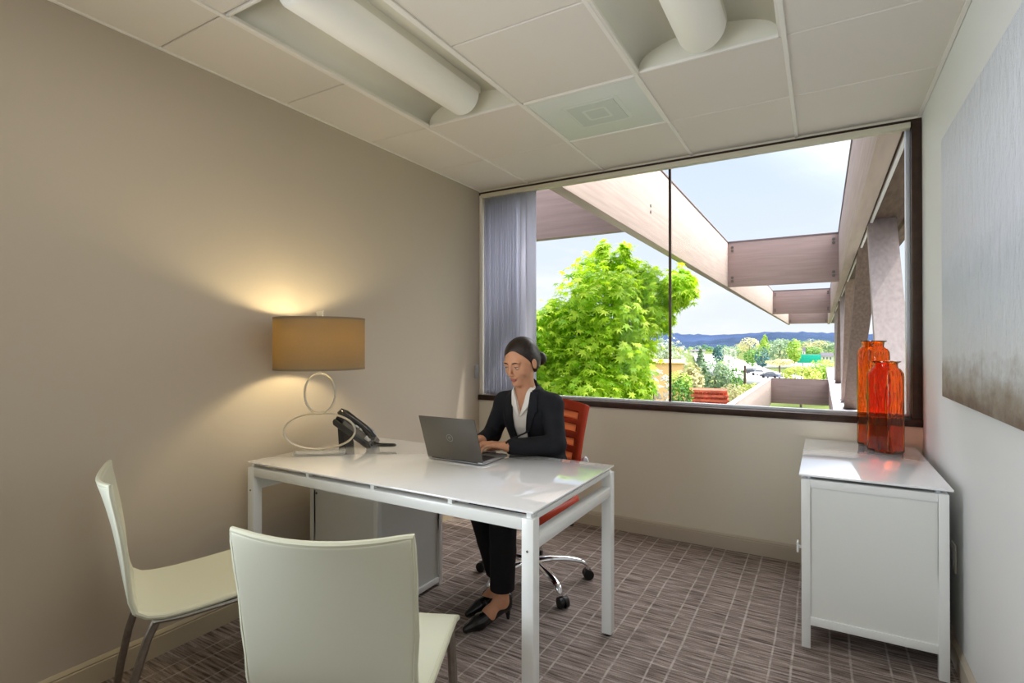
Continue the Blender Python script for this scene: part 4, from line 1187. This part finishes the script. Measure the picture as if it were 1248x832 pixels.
for px, py, r in blob:
    d = math.hypot(2.9, TY)*(1+random.uniform(-.05, .05)); c = at(px, py, d); rr = r*d/FPX*.97
    n = int(560*(rr/.5)**1.7)+40
    v = rng.normal(size=(n, 3)); v /= np.linalg.norm(v, axis=1)[:, None]
    # clumped: leaves gather in sprays with gaps between
    sp = rng.normal(size=(max(6, n//16), 3)); sp /= np.linalg.norm(sp, axis=1)[:, None]
    pick = sp[rng.integers(0, len(sp), n)]; v = v*.30+pick*.8; v /= np.linalg.norm(v, axis=1)[:, None]
    rad = rr*(.62+.45*rng.random(n)**.6); rad *= (1+.15*np.abs(rng.normal(size=n)))
    p = np.array(c)+v*rad[:, None]*[1, .95, .97]
    C_.append(p); Nn.append(v*.55+[0, 0, .75]+rng.normal(size=(n, 3))*.32); S_.append(rng.uniform(.065, .125, n))
C_, Nn, S_ = map(np.concatenate, (C_, Nn, S_))
blades('crown', M['maple'], tree, tree.location, C_, Nn, S_, tm, lf, rng, roll=False)
b = MB(); tz = tree.location
def rel(p): return Vector(p)-Vector(tz)
top = at(742, 330, math.hypot(2.9, TY))
b.tube([(0, 0, 0), (.05, .02, 3), (0, 0, 5.4), rel(at(730, 420, math.hypot(2.9, TY))), rel(top)], [.16, .13, .10, .06, .015], 10); tr_ = b.build('trunk', M['bark'], tree)
for px, py, z0 in ((800, 360, 6.2), (670, 400, 5.6), (775, 410, 5.9), (700, 380, 6.4), (650, 450, 5.2), (760, 470, 5.2)):
    b = MB(); e_ = rel(at(px, py, math.hypot(2.9, TY))); s0 = Vector((0, 0, z0)); b.tube([s0, s0.lerp(e_, .5)+Vector((0, 0, .12)), e_], [.04, .025, .008], 8); b.build('branch', M['bark'], tr_)

# ------------- ground, road, hills
M['grass'] = mat('meadow', srgb(100, 112, 58), .95, spec=.1, noise=(.06, .25, 6))
def gh(x, y):
    d = math.hypot(x, y)
    h = -5.6-2.0*min(max((d-30)/100, 0), 1)
    a = math.atan2(-x, y)   # 0 straight along +y, positive to the left
    h += 6.5*math.exp(-((a-.03)/.10)**2)*min(max((d-170)/160, 0), 1)
    return h
b = MB(); P = []
ang = [R(-86+i*2.0) for i in range(87)]; dist = [7, 14, 24, 36, 50, 70, 90, 115, 140, 170, 205, 250, 310, 400, 550, 800, 1200, 1800, 2600]
for a in ang: P.append([Vector((-math.sin(a)*d, math.cos(a)*d, gh(-math.sin(a)*d, math.cos(a)*d) if d > 3 else -5.6)) for d in dist])
b.grid(P); struct(b.build('ground', M['grass'])).location = (0, 0, 0)
M['absorb'] = mat('bounce_absorber', srgb(58, 66, 44), .95, spec=.1, noise=(2, .3, 5))
b = MB(); b.box((-22, 4.2, -5.7), (16, 46, -5.45), .05); struct(b.build('ground_bounce_cut', M['absorb']))  # unseen dark slab added to cut light bouncing up under the beams
M['hill'] = mat('hazed_forest_far', srgb(60, 74, 102), .95, spec=0, noise=(.012, .22, 8))  # blue of distance haze painted into the forest colour
M['hill2'] = mat('hazed_forest_mid', srgb(56, 70, 92), .95, spec=0, noise=(.03, .22, 8))  # nearer ridge, haze blue painted into its colour as well
def ridge(name, d, base, hfun, m, a0, a1, depth):
    b = MB(); P = []; n = 420
    for i in range(n+1):
        a = a0+(a1-a0)*i/n; row = []
        for k, (q, w) in enumerate(((0, 0), (.3, .55), (.6, .85), (1, 1), (1.25, .9))):
            dd = d+depth*q; h = base+(hfun(a)-base)*w
            h += (mnoise.fractal(Vector((a*90, q*3, d)), 1.0, 2.0, 5))*.05*(hfun(a)-base)*(1 if k else 0)
            row.append(Vector((-math.sin(a)*dd, math.cos(a)*dd, h)))
        P.append(row)
    b.grid(P); struct(b.build(name, m))
tree_h = lambda a, s, amp: amp*abs(mnoise.noise(Vector((a*s, 1.3, 0))))
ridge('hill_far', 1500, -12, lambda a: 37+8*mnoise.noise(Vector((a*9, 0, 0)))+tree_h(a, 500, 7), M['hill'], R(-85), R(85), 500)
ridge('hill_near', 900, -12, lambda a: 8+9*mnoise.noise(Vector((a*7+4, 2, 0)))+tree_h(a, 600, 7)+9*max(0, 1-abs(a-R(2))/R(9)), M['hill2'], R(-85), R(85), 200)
M['road'] = mat('pale_road', srgb(214, 210, 206), .8, noise=(.3, .06, 3))
def gpt(px, d, dz=0.0):
    p = at(px, 440, d); return Vector((p.x, p.y, gh(p.x, p.y)+dz))
def road(name, ctl, w, dz):
    b = MB(); L_, R_ = [], []
    cl = catmull(ctl, 10)
    for i, p in enumerate(cl):
        t = (Vector(cl[min(i+1, len(cl)-1)])-Vector(cl[max(i-1, 0)])); t.z = 0; t.normalize(); n = Vector((-t.y, t.x, 0))
        for S, s in ((L_, 1), (R_, -1)):
            q = Vector(p)+n*w*s; S.append(Vector((q.x, q.y, gh(q.x, q.y)+dz)))
    P = [[l.lerp(r, k/6) for k in range(7)] for l, r in zip(L_, R_)]
    P = [[Vector((q.x, q.y, gh(q.x, q.y)+dz)) for q in row] for row in P]
    b.grid(P); o = struct(b.build(name, M['road'])); sm = o.modifiers.new('s', 'SOLIDIFY'); sm.thickness = 1.6; sm.offset = 0; return o
road('road_surface', [gpt(1012, 118), gpt(960, 128), gpt(925, 146), gpt(893, 185), gpt(872, 260), gpt(862, 380)], 8.5, .5)
road('road_ramp', [gpt(1010, 205), gpt(960, 200), gpt(915, 205), gpt(880, 235), gpt(865, 330)], 4.0, .5)

# ------------- shrubs and trees of the valley, each its own thing
bt = [(-.5, -.28, 0), (.5, -.28, .05), (.62, 0, -.05), (.5, .28, .05), (-.5, .28, 0), (-.62, 0, .04)]; bf = [(0, 1, 2, 3, 4, 5)]
GM = {}
def gm(k):
    tab = {'grey': ((150, 166, 140), (190, 200, 176)), 'sage': ((112, 140, 108), (158, 182, 140)), 'green': ((74, 130, 48), (128, 176, 70)), 'dark': ((50, 96, 62), (92, 140, 84)),
           'yellow': ((170, 188, 76), (214, 218, 120)), 'straw': ((190, 186, 130), (222, 214, 166)), 'white': ((186, 180, 166), (226, 220, 206)), 'teal': ((44, 96, 104), (88, 136, 130)), 'lime': ((150, 190, 70), (196, 218, 100))}
    if k not in GM: GM[k] = leaf_mat('leaf_'+k, srgb(*tab[k][0]), srgb(*tab[k][1]), .3)
    return GM[k]
def shrub(name, label, cat, kind, px, pt, pb, wpx, d, n=700, shape='round', group=None, twig=False):
    """px centre, pt/pb top and bottom rows in the photograph, wpx width, d distance"""
    c = at(px, (pt+pb)/2, d); s = d/FPX*1.08
    t_ = at(px, pt, d); h = t_.z; g0 = gh(c.x, c.y); lowz = min(at(px, pb, d).z, h-.5)
    if d > 150: lowz = min(lowz, g0+.35*(h-g0))
    base = Vector((c.x, c.y, g0)); e = empty(name, label, cat, base, 0, group)
    w = wpx*s/2; H_ = (h-lowz)
    pts = rng.normal(size=(n, 3)); pts /= np.linalg.norm(pts, axis=1)[:, None]
    sp = rng.normal(size=(max(8, n//18), 3)); sp /= np.linalg.norm(sp, axis=1)[:, None]
    pts = pts*.35+sp[rng.integers(0, len(sp), n)]*.75; pts /= np.linalg.norm(pts, axis=1)[:, None]
    rr = .60+.42*rng.random(n)**.6
    v = pts*rr[:, None]
    zz = v[:, 2]*.5+.5
    if shape == 'cone': k = np.clip(1.15-zz, .1, 1); v[:, 0] *= k; v[:, 1] *= k
    if shape == 'tall': k = .75+.3*np.sin(zz*3); v[:, 0] *= k; v[:, 1] *= k
    p = np.stack([c.x+v[:, 0]*w, c.y+v[:, 1]*w, lowz+zz*H_], 1)
    sz = np.full(n, max(w, H_*.5)*(.13 if n > 500 else .17))*rng.uniform(.6, 1.25, n)*(.45 if twig else 1)
    blades('foliage', gm(kind), e, base, p, pts*.8+[0, 0, .5]+rng.normal(size=(n, 3))*.4, sz, bt, bf, rng)
    b = MB(); b.tube([(0, 0, -.2), (0, 0, (lowz-g0+H_*.6)*.6), (w*.05, 0, lowz-g0+H_*.75)], [max(.05, w*.06), max(.04, w*.05), max(.015, w*.015)], 7); tk = b.build('trunk', M['bark'], e)
    if twig:
        for i in range(14):
            a = random.uniform(0, 6.28); z0 = (lowz-g0)+H_*random.uniform(.05, .5); q = Vector((math.cos(a)*w*.8, math.sin(a)*w*.8, z0+H_*.4))
            b = MB(); b.tube([(0, 0, z0), q*.55+Vector((0, 0, z0*.3)), q], [w*.03, w*.02, w*.008], 5); b.build('branch', mat('pale_bark', srgb(190, 180, 164), .9) if 'pb' not in GM else GM['pb'], tk)
            GM.setdefault('pb', bpy.data.materials['pale_bark'])
SH = [
 ('loose_tree', 'loose pale green tree whose crown rises behind the window mullion', 'tree', 'grey', 812, 408, 462, 42, 75, 900, 'tall'),
 ('loose_tree', 'hazy pale green tree just right of the maple, left of the window mullion', 'tree', 'grey', 784, 410, 462, 40, 70, 900, 'tall'),
 ('twiggy_shrub', 'whitish bare-twigged shrub low beside the maple, left of the mullion', 'shrub', 'white', 796, 448, 500, 40, 28, 500, 'round'),
 ('dense_shrub', 'dense dark green shrub at the window sill right of the mullion', 'shrub', 'green', 830, 460, 505, 24, 26, 700, 'tall'),
 ('yellow_shrub', 'small yellow-green shrub above the dense dark green one, by the tan building', 'shrub', 'lime', 827, 452, 480, 30, 34, 500, 'round'),
 ('conical_tree', 'narrow conical grey-green tree in front of the blue hills', 'tree', 'sage', 854, 424, 480, 22, 58, 800, 'cone'),
 ('twiggy_shrub', 'pale twiggy shrub between the conical tree and the tan building', 'shrub', 'straw', 842, 440, 492, 26, 38, 500, 'tall'),
 ('round_shrub', 'large round grey-green shrub above the red-orange slatted stack', 'shrub', 'sage', 871, 436, 480, 34, 40, 1100, 'round'),
 ('leafy_shrub', 'bright green shrub left of the wooden pole', 'shrub', 'green', 893, 443, 478, 26, 48, 800, 'round'),
 ('leafy_shrub', 'small lime green shrub on top of the round grey-green one', 'shrub', 'lime', 881, 438, 460, 14, 56, 400, 'round'),
 ('straw_shrub', 'straw yellow shrub right of the red-orange slatted stack', 'shrub', 'straw', 895, 466, 500, 30, 30, 800, 'round'),
 ('straw_shrub', 'straw yellow bush beside the foot of the wooden pole', 'shrub', 'yellow', 915, 466, 488, 24, 40, 500, 'round'),
 ('teal_tree', 'dark blue-green tree standing alone before the blue hills', 'tree', 'teal', 876, 420, 437, 12, 170, 400, 'round'),
 ('round_tree', 'pale green tree right beside the dark blue-green one', 'tree', 'grey', 888, 421, 437, 16, 175, 400, 'round'),
 ('round_tree', 'bushy green tree above the road, left of the dark teal tree on the hillside', 'tree', 'green', 917, 425, 437, 18, 165, 500, 'round'),
 ('teal_tree', 'dark teal tree on the hillside above the road', 'tree', 'teal', 929, 423, 437, 15, 160, 500, 'round'),
 ('round_tree', 'big round grey-green tree on the hillside, left of the green road sign', 'tree', 'sage', 950, 412, 434, 28, 170, 800, 'round'),
 ('loose_tree', 'tall yellow-green tree behind the dark teal tree on the hillside', 'tree', 'lime', 932, 407, 424, 14, 220, 500, 'cone'),
 ('loose_tree', 'yellow-green tree just left of the green road sign', 'tree', 'lime', 968, 412, 440, 13, 165, 500, 'tall'),
 ('loose_tree', 'brownish bare tree left of the tall yellow-green hillside tree', 'tree', 'straw', 913, 411, 425, 20, 240, 400, 'round'),
 ('round_tree', 'green tree behind and above the green road sign', 'tree', 'green', 990, 422, 433, 16, 232, 600, 'round'),
 ('round_tree', 'green tree at the right of the hillside, beside the timber post', 'tree', 'sage', 1010, 415, 430, 12, 250, 400, 'round'),
 ('yellow_shrub', 'wide yellow-green bush behind the lower timber beam, left part', 'shrub', 'yellow', 976, 446, 470, 36, 75, 900, 'round'),
 ('yellow_shrub', 'yellow-green bush behind the lower timber beam, next to the timber posts', 'shrub', 'lime', 1003, 438, 470, 34, 80, 900, 'round'),
 ('yellow_shrub', 'low straw-coloured verge bush between the two roads', 'shrub', 'straw', 950, 437, 445, 26, 150, 400, 'round'),
]
for r_ in SH: shrub(*r_)
# far tree lines: three grown once, then copied along the valley floor
def far_proto(kind, n, seed):
    v = rng.normal(size=(n, 3)); v /= np.linalg.norm(v, axis=1)[:, None]; sp = rng.normal(size=(14, 3)); sp /= np.linalg.norm(sp, axis=1)[:, None]
    v = v*.4+sp[rng.integers(0, 14, n)]*.7; v /= np.linalg.norm(v, axis=1)[:, None]
    p = v*(.65+.4*rng.random(n)[:, None])*[1, 1, .95]+[0, 0, 1.0]
    e = empty('far_tree', 'small hazy tree in the long tree lines between the road and the blue hills', 'tree', (0, 0, 0), 0, 'far tree lines in the valley')
    blades('foliage', gm(kind), e, (0, 0, 0), p, v+[0, 0, .5]+rng.normal(size=(n, 3))*.4, rng.uniform(.14, .3, n), bt, bf, rng)
    b = MB(); b.tube([(0, 0, -.1), (0, 0, .9)], [.09, .05], 6); b.build('trunk', M['bark'], e); return e
protos = [far_proto(k, 170, i) for i, k in enumerate(('sage', 'grey', 'green', 'lime', 'sage', 'straw'))]
used = set(); rf = random.Random(11)
for (d0, d1, p0, p1, cnt, sz0, sz1) in ((520, 760, 806, 1018, 26, 3.0, 4.6), (300, 430, 875, 1018, 18, 2.2, 3.4), (215, 285, 935, 1018, 12, 1.5, 2.4), (96, 140, 815, 872, 6, 1.2, 1.8)):
    for k in range(cnt):
        px = p0+(p1-p0)*(k+rf.uniform(.35, .65))/cnt; d = d0+(d1-d0)*((k*.618) % 1); i = rf.randrange(6)
        e = protos[i] if i not in used else copy_tree(protos[i]); used.add(i)
        q = gpt(px, d); s_ = rf.uniform(sz0, sz1); e.location = q; e.scale = (s_*rf.uniform(.9, 1.4), s_*rf.uniform(.9, 1.4), s_*rf.uniform(.75, 1.1)); e.rotation_euler = (0, 0, rf.uniform(0, 6))
# tan building, house roofs
def house(name, label, px, pt, pb, wpx, d, wallm, roofm, gable=.25):
    c = at(px, pb, d); s = d/FPX; w = wpx*s; h = (pb-pt)*s; g0 = gh(c.x, c.y)
    e = empty(name, label, 'building', (c.x, c.y, min(g0, c.z)), math.atan2(c.y, c.x)-math.pi/2)
    z0 = 0; zt = c.z+h-e.location.z; zw = zt-(h*gable)
    b = MB(); b.box((-w/2, -w*.3, 0), (w/2, w*.3, zw)); wl = b.build('walls', wallm, e)
    b = MB(); b.prism([(-w*.36, zw), (w*.36, zw), (0, zt)], lambda u, v, k: ((-w*.54, w*.54)[k], u, v)); b.build('roof', roofm, e)
    for k in (() if 'flat' in name else (-.28, 0, .28)):
        b = MB(); b.box((k*w-w*.06, -w*.302, zw-h*.42), (k*w+w*.06, -w*.295, zw-h*.12)); b.build('window', M['house_win'], wl)
M['house_win'] = mat('house_window', srgb(120, 124, 130), .3)
tanw = mat('tan_render', srgb(236, 190, 132), .85); whitew = mat('white_render', srgb(232, 228, 222), .8); roofg = mat('grey_roof', srgb(112, 108, 116), .8); rooft = mat('tan_roof', srgb(232, 184, 128), .85)
house('flat_building', 'tan orange building partly hidden by shrubs beside the window mullion', 815, 439, 472, 34, 66, tanw, rooft, .12)
house('house', 'small house with dark grey roof above the green road sign', 977, 424, 431, 7, 215, whitew, roofg, .6)
house('house', 'pale grey house right of the green road sign, by the timber post', 1008, 431, 440, 11, 190, whitew, roofg, .4)
house('house', 'low white building at the foot of the blue hills, left of the teal tree', 850, 426, 431, 16, 420, whitew, roofg, .3)
# green road sign
M['signg'] = mat('sign_green', srgb(16, 186, 164), .5)
c = at(986, 437, 170); g0 = gh(c.x, c.y); s = 170/FPX
sg = empty('road_sign', 'small bright green highway sign on two posts by the far road', 'sign', (c.x, c.y, g0), math.atan2(c.y, c.x)-math.pi/2)
b = MB(); b.box((-11*s, -.08, c.z-g0-5*s), (11*s, .08, c.z-g0+5*s), .15); b.build('panel', M['signg'], sg)
b = MB(); n_ = .12; b.box((-10.5*s, -.1, c.z-g0+4.3*s), (10.5*s, -.075, c.z-g0+4.6*s)); b.box((-10.5*s, -.1, c.z-g0-4.6*s), (10.5*s, -.075, c.z-g0-4.3*s)); b.build('border', M['white'], sg)
for k in (-6, 6):
    b = MB(); b.cyl((k*s, .2, 0), (k*s, .2, c.z-g0+4*s), .15, n=8); b.build('post', M['steel'], sg)
# wooden pole
c = at(908, 476, 44); t_ = at(908, 446, 44); g0 = gh(c.x, c.y)
pl = empty('wooden_pole', 'plain brown wooden pole standing among the shrubs by the road', 'pole', (c.x, c.y, g0))
b = MB(); b.cyl((0, 0, 0), (0, 0, t_.z-g0), .10, .085, n=12); b.build('shaft', mat('pole_wood', srgb(104, 84, 64), .9), pl); b = MB(); b.cyl((0, 0, t_.z-g0), (0, 0, t_.z-g0+.05), .1, n=12); b.build('cap', M['flash'], pl)
# red-orange slatted stack
c = at(864, 492, 27); t_ = at(864, 474, 27); g0 = gh(c.x, c.y); s = 27/FPX
st_ = empty('slatted_stack', 'red-orange slatted stack of pallets among the shrubs right of the mullion', 'pallet stack', (c.x, c.y, g0), math.atan2(c.y, c.x)-math.pi/2)
M['redor'] = mat('red_orange_paint', srgb(226, 112, 80), .7, noise=(4, .4, 5))
w = 20*s; htop = t_.z-g0; nlev = 22
rs_ = random.Random(3)
b = MB()
for i in range(nlev):
    z = htop*(i+1)/nlev; o_ = rs_.uniform(-.06, .06)
    for y in (-.5, -.3, -.1, .1, .3, .5): b.box((-w+o_, y-.08, z-.11), (w+o_, y+.08, z-.005))
b.build('slats', M['redor'], st_)
b = MB()
for x in np.linspace(-w+.1, w-.1, 9):
    for y in (-.4, .4): b.box((x-.07, y-.06, 0), (x+.07, y+.06, htop-.05))
b.build('uprights', M['redor'], st_)
# cars on the road
carc = [srgb(232, 232, 236), srgb(70, 74, 84), srgb(150, 156, 166), srgb(88, 92, 110)]
def make_car(m):
    e = empty('car', 'car', 'car', group='cars on the road')
    b = MB(); b.prism([(-2.2, .3), (2.2, .3), (2.25, .75), (1.2, .92), (.6, 1.42), (-1.0, 1.45), (-1.75, .98), (-2.2, .9)], lambda u, v, k: (u, -.85+1.7*k, v)); b.build('body', m, e)
    b = MB(); b.prism([(1.05, .96), (.58, 1.36), (-.95, 1.38), (-1.55, 1.0)], lambda u, v, k: (u, -.87+1.74*k, v)); b.build('windows', M['house_win'], e)
    for x in (-1.4, 1.4):
        for y in (-.8, .8):
            b = MB(); b.cyl((x, y-.1, .32), (x, y+.1, .32), .32, n=12); b.build('wheel', M['black'], e)
    return e
carl = ['dark grey car on the road just right of the wooden pole', 'pale silver car between two darker cars on the road', 'blue-grey car on the road, nearest the lower timber beam']
for k, (px, d, cc) in enumerate(((914.5, 150, 1), (927, 143, 0), (940, 133, 3))):
    e = make_car(mat('car_paint', carc[cc], .3, coat=.5)); p = gpt(px, d, 1.3); e.location = p; e.rotation_euler = (0, 0, R(150)); e['label'] = carl[k]
SUN_E, SUN_D, CEIL_E, SIDE_E, FRONT_E, EXPO, GLOW, SKY = 2.0, (-.53, -.25, -1), 4.6, 20, 6.5, .3, 8, .9

# ------------------------------------------------------------------ sky, sun and added fill lights
w = bpy.data.worlds.new('sky'); SC.world = w; w.use_nodes = True; nt = w.node_tree; L = nt.links; nt.nodes.clear()
out = nt.nodes.new('ShaderNodeOutputWorld'); bg = nt.nodes.new('ShaderNodeBackground'); L.new(bg.outputs[0], out.inputs[0])
tc = nt.nodes.new('ShaderNodeTexCoord'); sp = nt.nodes.new('ShaderNodeSeparateXYZ'); L.new(tc.outputs['Generated'], sp.inputs[0])
cr = nt.nodes.new('ShaderNodeValToRGB'); L.new(sp.outputs[2], cr.inputs[0]); el = cr.color_ramp.elements
el[0].position = 0; el[0].color = (.86, .90, .97, 1); el[1].position = .8; el[1].color = (.36, .54, 1.0, 1)
for p, c in ((.10, (.80, .87, 1.0, 1)), (.3, (.69, .80, 1.0, 1))): q = el.new(p); q.color = c
mp = nt.nodes.new('ShaderNodeMapping'); mp.inputs['Scale'].default_value = (1, 1, 3.4); mp.inputs['Location'].default_value = (.3, .1, .2); L.new(tc.outputs['Generated'], mp.inputs[0])
nz = nt.nodes.new('ShaderNodeTexNoise'); nz.inputs['Scale'].default_value = 2.6; nz.inputs['Detail'].default_value = 9; nz.inputs['Roughness'].default_value = .58; L.new(mp.outputs[0], nz.inputs[0])
cm = nt.nodes.new('ShaderNodeMapRange'); cm.interpolation_type = 'SMOOTHSTEP'; cm.inputs[1].default_value = .44; cm.inputs[2].default_value = .68; L.new(nz.outputs['Fac'], cm.inputs[0])
hz = nt.nodes.new('ShaderNodeMapRange'); hz.inputs[1].default_value = .0; hz.inputs[2].default_value = .42; hz.inputs[3].default_value = 1.0; hz.inputs[4].default_value = .25; L.new(sp.outputs[2], hz.inputs[0])
ml = nt.nodes.new('ShaderNodeMath'); ml.operation = 'MULTIPLY'; L.new(cm.outputs[0], ml.inputs[0]); L.new(hz.outputs[0], ml.inputs[1])
mx = nt.nodes.new('ShaderNodeMix'); mx.data_type = 'RGBA'; L.new(ml.outputs[0], mx.inputs[0]); L.new(cr.outputs[0], mx.inputs[6]); mx.inputs[7].default_value = (.98, .98, 1.0, 1)
sd = nt.nodes.new('ShaderNodeVectorMath'); sd.operation = 'DOT_PRODUCT'; L.new(tc.outputs['Generated'], sd.inputs[0]); sd.inputs[1].default_value = -Vector(SUN_D).normalized()
gl = nt.nodes.new('ShaderNodeMapRange'); gl.interpolation_type = 'SMOOTHSTEP'; gl.inputs[1].default_value = .40; gl.inputs[2].default_value = 1.0; gl.inputs[3].default_value = 0; gl.inputs[4].default_value = GLOW; L.new(sd.outputs['Value'], gl.inputs[0])
ad = nt.nodes.new('ShaderNodeVectorMath'); ad.operation = 'MULTIPLY_ADD'; ad.inputs[0].default_value = (1, .97, .92); L.new(gl.outputs[0], ad.inputs[1]); L.new(mx.outputs[2], ad.inputs[2])
L.new(ad.outputs[0], bg.inputs[0]); bg.inputs[1].default_value = SKY

def light(name, kind, loc, energy, col, **kw):
    l = bpy.data.lights.new(name, kind); l.energy = energy; l.color = col
    for k, v in kw.items(): setattr(l, k, v)
    o = bpy.data.objects.new(name, l); COL.objects.link(o); o.location = loc; return o
def aim(o, d): o.rotation_euler = Vector(d).to_track_quat('-Z', 'Y').to_euler()
s = light('sun', 'SUN', (5, 5, 12), SUN_E, (1, .95, .86), angle=R(.6)); aim(s, SUN_D)
for k, (x, y) in enumerate(((-1.35, .65), (-.35, .65))):
    a = light('ceiling_fill', 'AREA', (x, y, ZC-.03), CEIL_E*(.75, 1.45)[k], (1, .96, .88), shape='RECTANGLE', size=.55, size_y=.95); aim(a, (0, 0, -1))  # unseen fill lights added below the ceiling, no fixtures here
a = light('up_fill', 'AREA', (-1.0, -1.4, 1.0), FRONT_E, (1, .98, .95), shape='RECTANGLE', size=2.0, size_y=1.0, spread=R(115)); aim(a, (.0, .8, .78))  # added fill behind the camera, brightens ceiling and walls
a = light('side_fill', 'AREA', (-2.25, .05, 1.45), SIDE_E, (.80, .90, 1), shape='RECTANGLE', size=1.0, size_y=1.6, spread=R(100)); aim(a, (1, .72, .05))
pt_ = light('window_portal', 'AREA', ((XL+XR)/2, YG-.03, 1.7), 1, (1, 1, 1), shape='RECTANGLE', size=XR-XL, size_y=1.65); aim(pt_, (0, -1, 0)); pt_.data.cycles.is_portal = True

# ------------------------------------------------------------------ camera and output look
cd = bpy.data.cameras.new('camera'); cam = bpy.data.objects.new('camera', cd); COL.objects.link(cam)
cam.location = (0, 0, CAMZ); cam.rotation_euler = (math.pi/2+CPIT, 0, CYAW)
cd.sensor_fit = 'HORIZONTAL'; cd.sensor_width = 36; cd.lens = 36*FPX/1248; cd.clip_start = .05; cd.clip_end = 6000
SC.camera = cam
vs = SC.view_settings; vs.view_transform = 'Standard'; vs.look = 'None'; vs.exposure = EXPO; vs.gamma = 1; vs.use_curve_mapping = False
cy = SC.cycles; cy.use_denoising = True; cy.max_bounces = 10; cy.diffuse_bounces = 5; cy.glossy_bounces = 5; cy.transmission_bounces = 10; cy.transparent_max_bounces = 16
cy.sample_clamp_indirect = 6; cy.caustics_refractive = True; cy.caustics_reflective = False; cy.blur_glossy = .3
